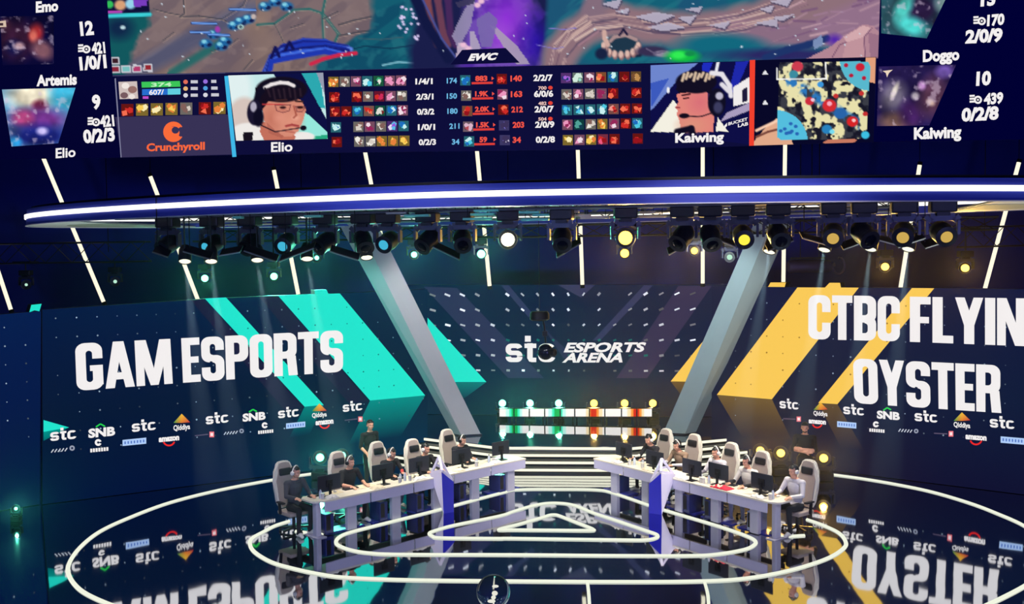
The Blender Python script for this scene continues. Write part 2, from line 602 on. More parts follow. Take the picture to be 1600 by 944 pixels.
bm = B(); box(bm, (0, 20, -.1), (80, 44, .2)); fl = obj('floor', bm, M_FLOOR); tag(fl, kind='structure')
bm = B(); box(bm, (0, 36.2, 9), (80, .4, 18.2)); tag(obj('wall_back', bm, M_NAVY), kind='structure')
bm = B(); box(bm, (0, 22, 17.4), (80, 30, .4)); tag(obj('ceiling', bm, mat('dark_ceiling_paint', (20, 26, 84), .9, var=.15, scale=.4)), kind='structure')

# raised stage with its flight of lit steps
base = [Vector((-2.66, 26.80)), Vector((-.45, 25.32)), Vector((3.07, 25.04)), Vector((5.83, 26.10))]
move = [Vector((-.864, -.504)) * .30, Vector((-.10, -.26)), Vector((.10, -.26)), Vector((.803, -.596)) * .30]
M_TREAD = mat('satin_black_tread', (14, 16, 28), .35)
stage = root('stage_platform', (2, 27, 0), 0, kind='structure')
def contour(k): return [b + m * k for b, m in zip(base, move)]
ZT = [.55, .415, .28, .145]
for k in range(4):
    c = contour(k)
    back = [Vector((7.5, 31.2)), Vector((-3.6, 31.2))] if k == 0 else [Vector((p.x, p.y + .9)) for p in reversed(c)]
    bm = B()
    prism(bm, [(p.x, p.y, 0.001) for p in c + back], (0, 0, ZT[k] - .001))
    st = obj('stage_step' if k else 'stage_floor', bm, M_TREAD if k else M_FLOOR, stage, world=True)
    bm = B()
    for a, b in zip(c, c[1:]):
        d = (b - a); n = Vector((d.y, -d.x)).normalized() * .02
        a2, b2 = a + n - d.normalized() * .0, b + n
        prism(bm, [(a2.x, a2.y, ZT[k] - .085), (b2.x, b2.y, ZT[k] - .085), (b2.x, b2.y, ZT[k] - .02), (a2.x, a2.y, ZT[k] - .02)], (-n.x * .9, -n.y * .9, 0))
    o = obj('step_light', bm, M_STEPLED, st, world=True); tag(o, 'glowing white strip along the step edge')

# ================================================================ LED WALLS
P_L = Panel((-4.34, 25.61, 0), (.504, -.864, 0))
P_R = Panel((7.25, 25.04, 0), (-.596, -.803, 0))
P_C = Panel((2.0, 30.0, .55), (-.12, -.993, 0))
P_O = Panel((-11.0, 21.75, 0), (.62, -.785, 0))

def base_py(panel, px, z=.012):
    lo, hi = 500.0, 1000.0
    for _ in range(40):
        m = (lo + hi) / 2
        if panel.P(px, m).z > z: lo = m
        else: hi = m
    return lo

def led_wall(name, panel, top, x0, x1, label, z=.012, depth=.3, outline=None):
    pts = list(outline or top)
    n = 6
    bot = [(x1 + (x0 - x1) * i / n, base_py(panel, x1 + (x0 - x1) * i / n, z)) for i in range(n + 1)]
    b = panel.P((x0 + x1) / 2, base_py(panel, (x0 + x1) / 2, z))
    r = root(name, (b.x, b.y, b.z), 0, label, 'screen')
    bm = B()
    prism(bm, [panel.P(x, y, -.01) for x, y in pts + bot], panel.n * -depth)
    obj('casing', bm, M_CASE, r, world=True)
    return r, pts, bot

def inside2(pts, x, y):
    c = False
    for i in range(len(pts)):
        (x0, y0), (x1, y1) = pts[i], pts[(i + 1) % len(pts)]
        if (y0 > y) != (y1 > y) and x < (x1 - x0) * (y - y0) / (y1 - y0) + x0: c = not c
    return c

TEAL, GOLD = (34, 228, 206), (250, 202, 88)
WHT = (244, 240, 240)

def stc(a, x, y, w, h, sl, col=WHT):
    a.stc(x, y + h * .5, w, h * .80, sl, col)
def snb(a, x, y, w, h, sl):
    a.text('SNB', (x - w / 2, y + h * .55 - sl * w / 2), (x + w / 2, y + h * .55 + sl * w / 2), h * .8, WHT, bold=.05)
    yy = y - h * .5 - sl * w * .1
    a.line((x - w * .22, yy + h * .12), (x - w * .05, yy - h * .18), 2.2, (40, 210, 80)); a.line((x - w * .05, yy - h * .18), (x + w * .12, yy + h * .06), 2.2, (40, 210, 80))
def mountain(a, x, y, w, h, sl):
    q = [(x - w * .5, y + .1 * h), (x, y - h * .65), (x + w * .5, y + .05 * h)]
    a.poly([q[0], q[1], (x, y + .1 * h)], [(40, 150, 70), (240, 190, 60), (225, 120, 50)], .006)
    a.poly([(x, y + .1 * h), q[1], q[2]], [(225, 120, 50), (240, 190, 60), (200, 50, 60)], .006)
    a.mid('Qiddiya', x, y + h * .45, w * 1.0, h * .42, WHT, sl, bold=.03)
def box_logo(a, x, y, w, h, sl):
    a.poly([(x - w / 2, y - h / 2 - sl * w / 2), (x + w / 2, y - h / 2 + sl * w / 2), (x + w / 2, y + h / 2 + sl * w / 2), (x - w / 2, y + h / 2 - sl * w / 2)], (176, 206, 250), .006)
    for i in range(7):
        u = -.42 + i * .13
        a.rect(x + u * w, y - h * .22 + sl * u * w, x + (u + .06) * w, y + h * .22 + sl * u * w, (84, 120, 200), .008)
def smile_logo(a, x, y, w, h, sl):
    a.mid('amazon', x, y - h * .1, w, h * .62, WHT, sl, bold=.06)
    a.arc(x, y + h * .1, w * .24, w * .32, 200, 340, (230, 40, 40))
def round_logo(a, x, y, w, h, sl):
    a.arc(x - w * .05, y - h * .3, h * .1, h * .3, 20, 340, WHT)
    for i in range(7):
        u = -.45 + i * .135
        a.rect(x + u * w, y + h * .16 + sl * u * w, x + (u + .1) * w, y + h * .48 + sl * u * w, WHT, .006)
def swirl_logo(a, x, y, w, h, sl):
    for i in range(5):
        u = -.5 + i * .14
        a.line((x + u * w, y + h * .25 + sl * u * w), (x + (u + .10) * w, y - h * .12 + sl * u * w), 1.6, (200, 204, 216))
    a.arc(x + w * .36, y - h * .02 + sl * w * .36, h * .12, h * .3, 0, 360, (150, 156, 176))
def red_logo(a, x, y, w, h, sl):
    a.line((x - w * .6, y + .5 - sl * w * .6), (x + w * .2, y + sl * w * .1), 1.6, (96, 84, 110))
    a.rect(x + w * .28, y - h * .4, x + w * .56, y + h * .4, (240, 120, 130), .006)
    a.rect(x + w * .34, y - h * .22, x + w * .5, y + h * .22, (255, 232, 232), .008)
LOGO = {'stc': stc, 'snb': snb, 'q': mountain, 'box': box_logo, 'am': smile_logo, 'ro': round_logo, 'sw': swirl_logo, 'red': red_logo}

def dots(panel, poly, skip_dark, z0, z1, s0, s1, step, seed, col=(150, 170, 190), size=.022, dash=None, name='light_dots', parent=None, prob=.8):
    """The rows of tiny pinpoints that run over the wall."""
    rng = random.Random(seed)
    a = Art(panel)
    side = Vector((0, 0, 1)).cross(panel.n).normalized()
    nz, ns = int((z1 - z0) / step) + 1, int((s1 - s0) / step) + 1
    for i in range(nz):
        for j in range(ns):
            if rng.random() > prob: continue
            p = panel.o + side * (s0 + j * step) + Vector((0, 0, z0 - panel.o.z + i * step))
            x, y = proj(p)
            if not inside2(poly, x, y): continue
            f_ = rng.uniform(.35, 1.1)
            dark = any(inside2(q, x, y) for q in skip_dark)
            c = (8, 110, 104) if dark and poly is not POLY_R else ((150, 106, 40) if dark else tuple(v * f_ for v in col))
            r = size * FPX / (p.y) * rng.uniform(.7, 1.2)
            if dash:
                dx, dy = dash(x, y)
                a.line((x - dx, y - dy), (x + dx, y + dy), 2 * r, c, .003)
            else:
                a.poly([(x - r, y), (x, y - r), (x + r, y), (x, y + r)], c, .006 if dark else .003)
    return a.build(name, parent)
POLY_R = None

# ---- left wall
topL = [(66, 484), (311, 468), (434, 462), (531, 458.5), (668, 452)]
rL, tp, bt = led_wall('led_wall', P_L, topL, 66, 668, 'tall navy video wall on the left with one line of huge letters and turquoise slanted bars',
                      outline=topL[:3] + [(491.7, 459.8), (491.7, 453.2), (510, 452.4), (513, 459.2)] + topL[3:])
a = Art(P_L)
n = 12
for i in range(n):
    xs = [66 + (668 - 66) * (i + k) / n for k in (0, 1)]
    def ty(x):
        for (xa, ya), (xb, yb) in zip(topL, topL[1:]):
            if xa <= x <= xb + .01: return ya + (yb - ya) * (x - xa) / (xb - xa)
    t = [(x, ty(x)) for x in xs]; b_ = [(x, base_py(P_L, x)) for x in xs]
    m1 = [(x, p[1] * .45 + q[1] * .55) for x, p, q in zip(xs, t, b_)]
    A, Bc, C = (5, 26, 66), (6, 24, 54), (3, 18, 58)
    g = [min(1, max(0, (x - 300) / 370)) for x in xs]
    Cr = [tuple(C[k] * (1 - q) + (2, 46, 76)[k] * q for k in range(3)) for q in g]
    a.poly([t[0], t[1], m1[1], m1[0]], [A, A, Bc, Bc], 0)
    a.poly([m1[0], m1[1], b_[1], b_[0]], [Bc, Bc, Cr[1], Cr[0]], 0)
a.build('screen', rL)
S1 = [(320, 466.5), (353, 464.8), (505.7, 632.7), (476, 635.7)]
S2 = [(434.5, 462), (491.7, 459.5), (491.7, 453.5), (510, 452.7), (513, 459.2), (531, 458.6), (664.3, 618), (578.3, 626)]
a = Art(P_L)
for q in ([(298, 469), (318, 468), (474, 636), (444, 640)], [(405, 464), (433, 463), (576, 627), (545, 630)]):
    a.poly(q, (28, 26, 60), .002)
a.poly(S1, TEAL); a.poly(S2, TEAL)
a.poly([(476, 635.7), (505.7, 632.7), (484, 678), (452, 684)], [(0, 128, 124), (0, 128, 124), (3, 34, 68), (3, 34, 68)], .003)
a.poly([(578.3, 626), (664.3, 618), (626, 682), (545, 694)], [(0, 140, 134), (0, 140, 134), (2, 38, 70), (2, 38, 70)], .003)
a.poly([(68, 656.5), (108, 668), (68, 675)], TEAL)
a.poly([(68, 675), (108, 668), (68, 689)], [(0, 150, 140), (0, 130, 124), (0, 110, 112)], .004)
tag(a.build('slanted_bars', rL), 'turquoise slanted bars')
a = Art(P_L)
a.block('GAM', (117, 537), (266, 529.5), (120, 611), (270, 599.5), WHT)
a.block('ESPORTS', (283, 528.6), (536, 515.8), (286, 598.3), (536, 581), WHT)
tag(a.build('lettering', rL), 'huge white condensed capitals')
a = Art(P_L)
rowL = [('stc', 99, 679, 41, 17), ('snb', 159, 673, 42, 16), ('stc', 225, 665.5, 38, 16), ('q', 284, 659, 26, 19), ('stc', 339.5, 654, 36, 15.5),
        ('snb', 397, 649, 36, 14), ('stc', 451, 645, 33, 14.5), ('q', 499, 641, 23, 16), ('stc', 551, 635.5, 31, 14),
        ('sw', 99, 702, 38, 14), ('ro', 155, 697, 31, 18), ('box', 210, 690.5, 37, 9.5), ('am', 264, 686, 32, 14), ('red', 320, 679, 26, 11), ('sw', 366, 675, 32, 12),
        ('ro', 415, 669.5, 26, 16), ('box', 462, 664.5, 30, 8.5), ('am', 507, 660, 28, 13), ('red', 553, 655, 24, 10)]
for k, x, y, w, h in rowL: LOGO[k](a, x, y, w, h, -.10)
a.build('sponsor_logos', rL)
dots(P_L, tp + [(668, 690), (66, 760)], [S1, S2], 1.2, 4.7, -8.0, 8.0, .44, 3, parent=rL)

# ---- the narrow panel beyond it at the frame's left edge
topO = [(-60, 497), (64, 486)]
rO, tp, bt = led_wall('led_wall', P_O, topO, -60, 62, 'narrow dark blue video panel left of the wall with turquoise bars',
                      outline=[(-60, 497), (45, 488), (48.5, 476), (65.5, 474.3), (62, 486)])
a = Art(P_O)
a.poly(topO + bt, [(6, 30, 78)] * 2 + [(3, 18, 62)] * len(bt), 0)
a.build('screen', rO)
a = Art(P_O); a.poly([(46, 488), (49, 476.5), (65, 474.8), (61.5, 486.5), (54, 485)], TEAL); tag(a.build('corner_tile', rO), 'small turquoise tile')
dots(P_O, topO + [(62, 700), (-60, 720)], [], 1.6, 4.6, -3, 5, .42, 5, parent=rO)

# ---- right wall
topR = [(1112, 447), (1246, 449), (1460, 450), (1600, 452), (1660, 453)]
rR, tp, bt = led_wall('led_wall', P_R, topR, 1112, 1660, 'tall navy video wall on the right with two lines of huge letters and yellow slanted bars',
                      outline=[topR[0], (1200, 448.2), (1204, 441.2), (1228.5, 441.2), (1226, 448.6), (1246, 449), (1289, 449.2), (1296, 441.7), (1313, 441.7), (1314.2, 449.2)] + topR[2:])
a = Art(P_R)
for i in range(n):
    xs = [1112 + 548 * (i + k) / n for k in (0, 1)]
    t = [(x, np.interp(x, [p[0] for p in topR], [p[1] for p in topR])) for x in xs]; b_ = [(x, base_py(P_R, x)) for x in xs]
    m1 = [(x, p[1] * .45 + q[1] * .55) for x, p, q in zip(xs, t, b_)]
    A, Bc, C = (10, 22, 62), (16, 28, 58), (16, 18, 50)
    a.poly([t[0], t[1], m1[1], m1[0]], [A, A, Bc, Bc], 0)
    a.poly([m1[0], m1[1], b_[1], b_[0]], [Bc, Bc, C, C], 0)
a.build('screen', rR)
G1 = [(1246, 449.2), (1289, 449.4), (1296, 442), (1312.6, 442), (1314, 449.4), (1342, 449.6), (1206, 624), (1120, 617)]
G2 = [(1424.8, 450.2), (1459.8, 450.5), (1308.5, 631.6), (1278.6, 629.8)]
a = Art(P_R)
a.poly([(1200, 448.3), (1204, 441.5), (1228, 441.5), (1226, 448.6)], GOLD)
a.poly(G1, GOLD); a.poly(G2, GOLD)
a.poly([(1120, 617), (1206, 624), (1238, 690), (1160, 684)], [(112, 88, 52), (112, 88, 52), (17, 21, 52), (17, 21, 52)], .003)
a.poly([(1278.6, 629.8), (1308.5, 631.6), (1350, 704), (1314, 700)], [(96, 76, 52), (96, 76, 52), (17, 20, 52), (17, 20, 52)], .003)
tag(a.build('slanted_bars', rR), 'yellow slanted bars')
a = Art(P_R)
a.block('CTBC', (1263, 461), (1406, 463), (1263, 530), (1406, 533.6), WHT)
a.block('FLYING', (1421.6, 463.6), (1646, 467), (1421.6, 534.2), (1646, 542.8), WHT)
a.block('OYSTER', (1332.6, 560), (1563, 571), (1335, 630), (1563, 645.5), WHT)
tag(a.build('lettering', rR), 'huge white condensed capitals')
a = Art(P_R)
rowR = [('stc', 1233, 632, 30, 14), ('q', 1282, 639, 22, 16), ('stc', 1334, 641, 33, 14.5), ('snb', 1388, 647, 36, 14), ('stc', 1447, 651.5, 36, 15.5),
        ('q', 1503, 656, 26, 18), ('stc', 1566, 661, 39, 16.5), ('snb', 1628, 667, 40, 16),
        ('red', 1238, 655, 24, 10), ('am', 1277, 659.5, 27, 12), ('box', 1323, 664, 30, 9), ('ro', 1370, 668, 26, 16), ('sw', 1420, 673, 32, 12), ('red', 1475, 678, 26, 11),
        ('am', 1525, 684, 33, 14), ('box', 1582, 688.5, 37, 10)]
for k, x, y, w, h in rowR: LOGO[k](a, x, y, w, h, .085)
a.build('sponsor_logos', rR)
POLY_R = tp + [(1660, 745), (1112, 680)]
dots(P_R, POLY_R, [G1, G2], 1.2, 4.7, -1.5, 8.0, .44, 8, parent=rR)

# ---- centre wall
topC = [(600, 445), (1160, 445)]
rC, tp, bt = led_wall('led_wall', P_C, topC, 600, 1160, 'dark central video wall behind the raised stage with the arena name in small white letters', z=.56)
a = Art(P_C)
for i in range(8):
    xs = [600 + 70 * (i + k) for k in (0, 1)]
    A, Bc = (4, 22, 62), (3, 26, 62)
    C = [tuple((3, 40, 66)[j] * (1 - q) + (30, 26, 44)[j] * q for j in range(3)) for q in [(x - 600) / 560 for x in xs]]
    a.poly([(xs[0], 445), (xs[1], 445), (xs[1], 592), (xs[0], 592)], [A, A, Bc, Bc], 0)
    a.poly([(xs[0], 592), (xs[1], 592), (xs[1], base_py(P_C, xs[1], .56)), (xs[0], base_py(P_C, xs[0], .56))], [Bc, Bc, C[1], C[0]], 0)
a.build('screen', rC)
a = Art(P_C)
VIO = (40, 42, 84)
a.poly([(662, 448), (714, 450), (850, 591), (794, 591)], VIO, .002)
a.poly([(1086, 447), (1112, 447), (1011, 591), (963, 591)], (48, 42, 80), .002)
a.poly([(1060, 447), (1090, 447), (990, 591), (963, 591)], (48, 42, 80), .0025)
a.poly([(871, 445), (930, 445), (908, 465)], (52, 54, 92), .002)
a.poly([(783, 446), (795, 446), (832, 490), (826, 496)], (44, 50, 92), .002)
a.poly([(1006, 446), (1020, 446), (938, 532), (926, 532)], (44, 50, 92), .002)
a.poly([(845, 505), (862, 525), (900, 560), (880, 560)], (36, 40, 80), .002)
a.poly([(640, 463), (657, 484.5), (760, 597), (690, 597)], TEAL)
a.poly([(1072, 596.5), (1048, 596), (1094.5, 538), (1120, 510), (1120, 596.5)], GOLD)
a.poly([(690, 597), (760, 597), (726, 622), (700, 626)], [(0, 120, 118)] * 2 + [(2, 60, 80)] * 2, .003)
a.poly([(1048, 596), (1120, 596.5), (1110, 622), (1066, 620)], [(110, 84, 46)] * 2 + [(44, 38, 50)] * 2, .003)
a.build('slanted_bars', rC)
a = Art(P_C)
a.stc(829, 566, 78, 29, 0, WHT)
a.text('ESPORTS', (881, 550), (1005, 549.4), 14, WHT, shear=.42, bold=.04)
a.text('ARENA', (878.5, 566), (973, 565.6), 14, WHT, shear=.42, bold=.04)
tag(a.build('lettering', rC), 'white arena name lettering')
dots(P_C, [(650, 448), (1105, 448), (1105, 600), (650, 600)], [[(786, 528), (872, 528), (1020, 532), (1020, 568), (786, 568)]], 1.5, 5.0, -6, 6, .48, 11,
     col=(236, 242, 255), size=.030, parent=rC, prob=.9,
     dash=lambda x, y: (1.2 + abs(x - 890) * .016, (2.6 - abs(x - 890) * .004) * (590 - y) / 140 * (1 if x < 890 else -1)))

# ================================================================ STRUTS
def strut(name, e1, e2, e3, Yb, Yt, m, label):
    """A leaning box beam: E1, E2, E3 are its three visible long edges."""
    b = [at(*e1[1], Yb + .35), at(*e2[1], Yb), at(*e3[1], Yb + .15)]
    t = [at(*e1[0], Yt + .35), at(*e2[0], Yt), at(*e3[0], Yt + .15)]
    b.append(b[0] + b[2] - b[1]); t.append(t[0] + t[2] - t[1])
    for i in range(4):                                             # stand it on the stage
        d = t[i] - b[i]
        b[i] = b[i] + d * ((.556 - b[i].z) / d.z)
    r = root(name, sum(b, Vector()) / 4, 0, label, 'strut')
    bm = B(); hull(bm, b + t); obj('shaft', bm, m, r, world=True)
    bm = B()
    c = sum(b, Vector()) / 4
    prism(bm, [(c + (p - c) * 1.06) * 1 for p in (b[0], b[1], b[2], b[3])], (0, 0, .04))
    obj('foot_plate', bm, M_DARKALU, r, world=True)
    return r
strut('leaning_strut', [(527, 345), (706, 676)], [(556, 345), (719, 676)], [(587, 345), (749, 674)], 26.7, 24.4, M_STRUT,
      'grey box strut on the left leaning up and outwards from the raised stage')
strut('leaning_strut', [(1238, 345), (1084, 683)], [(1206, 345), (1070, 679)], [(1180, 345), (1037, 675)], 26.6, 24.2, M_STRUT2,
      'pale blue-grey box strut on the right leaning up and outwards from the raised stage')

# ================================================================ HANGING VIDEO BOARD
P_B = Panel(at(780, 240, 22.0), (-.08, -.99, -.105))
bb = P_B.P(780, 240)
board = root('video_board', bb, 0, 'huge hanging video board showing the game, two player cameras and score tables', 'screen')
OUT = [(-70, -60), (1680, -60), (1670, 217), (1365, 222), (1015, 233), (515, 239), (190, 246.5), (-60, 250)]
bm = B(); prism(bm, [P_B.P(x, y, -.02) for x, y in OUT], P_B.n * -.35); obj('casing', bm, M_CASE, board, world=True)
bm = B()
for x in (250, 800, 1350):
    q = P_B.P(x, -58, -.2); tube(bm, [q, (q.x, q.y, 17.2)], .015, 6)
obj('suspension_wire', bm, M_BLACK, board, world=True)
a = Art(P_B)
NV = (4, 6, 50)
a.poly([(-70, -60), (172, -60), (190, 246.5), (-60, 250)], [NV, (6, 8, 56), (4, 4, 48), (2, 2, 42)], 0)
a.poly([(172, -60), (1376, -60), (1365, 222), (1015, 233), (515, 239), (190, 246.5)], (14, 14, 58), 0)
a.poly([(1376, -60), (1680, -60), (1670, 217), (1365, 222)], [(2, 2, 54), (0, 0, 54), (0, 0, 50), (2, 2, 50)], 0)
a.build('screen', board)

# ---- the game picture
cv = Canvas([(163, -60), (1377, -60), (1372, 91), (176, 117)], 1.9)
X, Y = cv.X, cv.Y
N1, N2, N3 = cv.noise(60, 1), cv.noise(18, 7), cv.noise(140, 15, 2)
XR, YR = X * .82 - Y * .57, X * .57 + Y * .82
cv.X, cv.Y = XR / 5, YR; NS = cv.noise(14, 51); cv.X, cv.Y = X, Y              # streaks along the slope of the ground
cv.mix(np.ones_like(X), (124, 102, 98))
cv.mix(np.clip(N1 * 1.4 - .3, 0, 1), (154, 128, 114)); cv.mix(np.clip((NS - .5) * 4, 0, .5), (98, 82, 88)); cv.mix(np.clip((.42 - N2) * 4, 0, .35), (168, 142, 128))
cv.mix(np.clip((N3 - .5) * 4, 0, .45), (104, 92, 110))
cv.mix(np.clip(1.35 - np.abs((Y - 92) + (X - 245) * .55) / 17, 0, .95) * (X < 400) * np.clip((Y + 8) / 18, 0, 1), (98, 98, 122))
cv.mix(np.clip((NS - .5) * 5, 0, .6) * np.clip(1.35 - np.abs((Y - 92) + (X - 245) * .55) / 17, 0, 1) * (X < 400), (74, 76, 104))
cv.mix(np.clip((232 - X + (40 - Y) * .45 + (N2 - .5) * 22) / 9, 0, 1) * np.clip((Y - 14) / 10, 0, 1), (18, 88, 94))
cv.ell(186, 44, 22, 18, (16, 40, 74), .9, .85); cv.ell(192, 43, 4, 3, (190, 220, 226), .6)
cv.mix(np.clip(1.25 - np.abs((Y - 97) + (X - 296) * .62) / 9, 0, .85) * (X < 345) * (X > 262), (30, 104, 102))
TC, DC = (44, 104, 104), (60, 62, 74)
for q, w, c in (([(286, -10), (288, 21), (281, 26), (311, 25), (346, 30), (353, 33)], 2.4, DC), ([(402, 38.7), (428.7, 37), (458.6, 15.8), (483, 14), (504, 21)], 4.5, TC), ([(428.7, 37), (437.5, 53), (446, 72)], 2.2, DC),
                ([(512, -20), (504, 21), (506, 62)], 5, TC), ([(504, 21), (529, 53), (524, 64)], 5, TC), ([(529, 39), (552, 32), (580, 26)], 2.6, DC), ([(529, 56), (560, 50), (592, 46)], 2.6, DC), ([(381, 109), (395, 93)], 2, DC),
                ([(254, 64), (272, 50)], 1.8, DC), ([(346, 30), (380, 8), (392, -20)], 1.8, DC), ([(504, 30), (520, 22), (528, 18)], 2, DC), ([(330, 80), (356, 72), (372, 60)], 1.5, DC), ([(452, 44), (476, 36)], 1.5, DC), ([(240, 14), (262, 20), (284, 24)], 1.8, DC)):
    cv.line(q, w * .8, c, .75); cv.line([(x + 1.6, y + 2.0) for x, y in q], 1.4, (176, 150, 136), .45)
edge = X - (578 - np.clip(Y - 44, 0, 60) * 1.5) + (N1 - .5) * 34 + (N2 - .5) * 14
cv.mix(np.clip(edge / 12, 0, 1), (20, 92, 112)); cv.mix(np.clip(edge / 12, 0, 1) * np.clip((NS - .47) * 5, 0, .6), (14, 66, 96)); cv.mix(np.clip(edge / 12, 0, 1) * np.clip((N2 - .55) * 4, 0, .5), (40, 116, 128))
cv.line([(524, 84), (570, 72), (610, 76), (650, 70)], 2, (14, 52, 80), .8); cv.line([(560, 60), (596, 62), (630, 58)], 2, (58, 92, 104), .7)
cv.line([(598, 102), (622, 97), (655, 99)], 2.6, (120, 180, 196), .85)
for (x, y) in ((376, 34), (334, 54), (352, 64), (322, 68), (430, 3), (414, 10), (448, 10), (366, 40), (388, 30), (346, 72)):   # a knot of small blue figures
    cv.ell(x, y, 10, 7, (30, 100, 160), .6); cv.ell(x - 3, y - 3, 4, 3, (130, 206, 226), .6); cv.ell(x + 5, y + 2, 4, 3, (22, 30, 76), .6); cv.ell(x + 1, y - 1, 2, 2, (70, 150, 200), .6); cv.ell(x - 5, y + 4, 2, 2, (16, 40, 90), .6)
cv.ell(376, 42, 5, 4, (170, 206, 200), .4); cv.ell(376, 42, 2.4, 2, (30, 60, 80), .4); cv.ell(396, 26, 4, 4, (196, 180, 176), .5)
for (x, y, w) in ((300, 36, 38), (298, 50, 30), (326, 54, 32), (359, 14.5, 40)):
    cv.line([(x, y), (x + w, y + 1)], 3.4, (24, 50, 110)); cv.line([(x, y), (x + w, y + 1)], 2.2, (110, 160, 236))
cv.ell(340, 46, 4, 5, (160, 60, 170), .6)
rs = random.Random(9)
for k in range(34):                                                            # blue streaming strands with a red underside
    o = k / 33
    dy = -15 + 30 * o + rs.uniform(-3, 3)
    q = [(413 + 10 * o, 112 - 4 * o), (424, 92 + dy * .3), (446 + rs.uniform(-6, 6), 80 + dy * .7), (474, 74 + dy * .8), (508, 72 + dy * .55), (532 + rs.uniform(-10, 18), 78 + dy * .5)]
    c = rs.choice(((22, 34, 130), (30, 56, 176), (18, 22, 96), (52, 92, 214), (36, 50, 160), (96, 134, 226)))
    cv.line(q, rs.uniform(2, 6), c, .85)
cv.line([(486, 100), (505, 92), (530, 86), (556, 83)], 5, (206, 40, 74), .95); cv.line([(424, 90), (430, 74), (436, 88)], 4, (18, 20, 84)); cv.line([(446, 78), (452, 66), (458, 76)], 4, (18, 20, 84))
cen = np.clip((X - 640 - (N1 - .5) * 30) / 14, 0, 1) * np.clip((866 - (X - (Y - 40) * -.25) - (N2 - .5) * 20) / 14, 0, 1)
cv.mix(cen, (26, 30, 74))
for i, (x0, x1, c) in enumerate(((668, 676, (126, 70, 78)), (684, 692, (108, 62, 84)), (700, 704, (70, 40, 90)))):
    cv.line([(x0 - 10, -60), (x0, 0), (x1, 50), (x1 + 8, 70)], 9, c, .85)
cv.line([(640, -20), (668, 40), (700, 92)], 12, (18, 24, 66), .9); cv.line([(656, -10), (690, 60), (720, 100)], 3, (70, 80, 150), .7)
vio = np.clip((X - 716 + (Y - 30) * .1) / 20, 0, 1) * np.clip((846 - X + (N2 - .5) * 40) / 24, 0, 1)
cv.mix(vio, (110, 74, 176)); cv.mix(vio * np.clip((N2 - .45) * 4, 0, 1) * .8, (70, 34, 150))
cv.ell(792, 28, 34, 44, (146, 44, 220), 1.0, .85); cv.ell(780, 60, 20, 26, (190, 90, 235), 1.0, .6)
cv.ell(838, 66, 22, 40, (44, 18, 170), 1.0, .9)
for q, c in (([(706, 56), (726, 14), (744, -10), (736, 40), (716, 76)], (150, 140, 176)), ([(733, 50), (740, 48), (752, 76), (736, 78)], (176, 164, 188)),
             ([(766, 40), (778, 44), (808, 72), (828, 100), (806, 100), (790, 78)], (170, 156, 180)), ([(744, 30), (764, 18), (778, 30), (768, 74), (752, 74)], (120, 104, 170)),
             ([(716, 66), (734, 72), (722, 84), (712, 92)], (200, 180, 200)), ([(712, 4), (744, -6), (740, 6), (716, 12)], (60, 56, 90))):
    cv.poly(q, c, .9)
for (x, y) in ((752, 2), (746, 8), (760, -4), (724, 70), (732, 76)): cv.ell(x, y, 5, 4, (236, 190, 214), .6)
# right-hand ground
R_ = np.clip((X - 846 - (100 - Y) * .05) / 10, 0, 1)
cv.mix(R_, (20, 96, 118)); cv.mix(R_ * np.clip((N1 - .42) * 3, 0, .6), (34, 76, 116)); cv.mix(R_ * np.clip((NS - .52) * 4, 0, .4), (40, 124, 136))
far = np.clip((X - 1200 + (Y - 30) * .5 + (N1 - .5) * 60) / 30, 0, 1) * np.clip((78 - Y + (X - 1290) * .1) / 10, 0, 1)
cv.mix(far, (146, 112, 138))
PATH = [(868, 112), (876, 84), (896, 58), (926, 38), (968, 32), (1010, 40), (1060, 46), (1110, 44), (1160, 34), (1206, 22), (1260, 6), (1330, -20)]
cv.line(PATH, 36, (142, 112, 122), .95, .9); cv.line([(940, 36), (926, 14), (934, -30)], 22, (132, 108, 124), .9, .9); cv.line([(1130, 40), (1200, 52), (1260, 56)], 26, (138, 108, 130), .8, .9)
for k in range(90):
    o = rs.uniform(-18, 18); i0 = rs.randrange(0, 9); n_ = rs.randrange(2, 4)
    q = [(x + o * .55 + rs.uniform(-3, 3), y + o * .75 + rs.uniform(-2, 2)) for x, y in PATH[i0:i0 + n_]]
    cv.line(q, rs.uniform(1, 3.2), rs.choice(((176, 144, 146), (112, 84, 104), (198, 166, 160), (92, 76, 100), (160, 122, 136), (206, 178, 170))), .6)
for k in range(70):
    x, y = rs.uniform(1190, 1372), rs.uniform(-58, 66)
    a_ = rs.uniform(-.6, .1); L_ = rs.uniform(10, 34)
    cv.line([(x, y), (x + L_ * math.cos(a_), y + L_ * math.sin(a_))], rs.uniform(1, 4), rs.choice(((176, 140, 156), (118, 84, 120), (196, 160, 170), (136, 100, 136), (160, 124, 150))), .5 * min(1, max(0, (x - 1180) / 60)))
for q in ([(992, 26), (1024, 19), (1056, 24), (1026, 36)], [(1012, 42), (1044, 35), (1072, 43), (1036, 49)], [(1058, 27), (1088, 24), (1078, 38)], [(1202, 2), (1240, -6), (1230, 10)], [(940, 6), (972, -2), (964, 14)],
          [(1206, 27), (1242, 22), (1222, 33)], [(1178, 36), (1214, 29), (1214, 42)], [(1108, 39), (1142, 33), (1132, 45)], [(1070, 14), (1098, 10), (1092, 20)], [(1186, 14), (1210, 8), (1204, 20)], [(960, 18), (984, 12), (980, 22)]):
    cv.poly([(x + 1.5, y + 3) for x, y in q], (78, 70, 98), .8); cv.poly(q, (184, 176, 196), .9)
cv.ell(1124, 70, 66, 17, (18, 104, 126), .7, .9)
cv.mix(np.clip(1.3 - np.hypot((X - 1225) / 110, (Y - 86) / 11), 0, .9), (44, 34, 96))
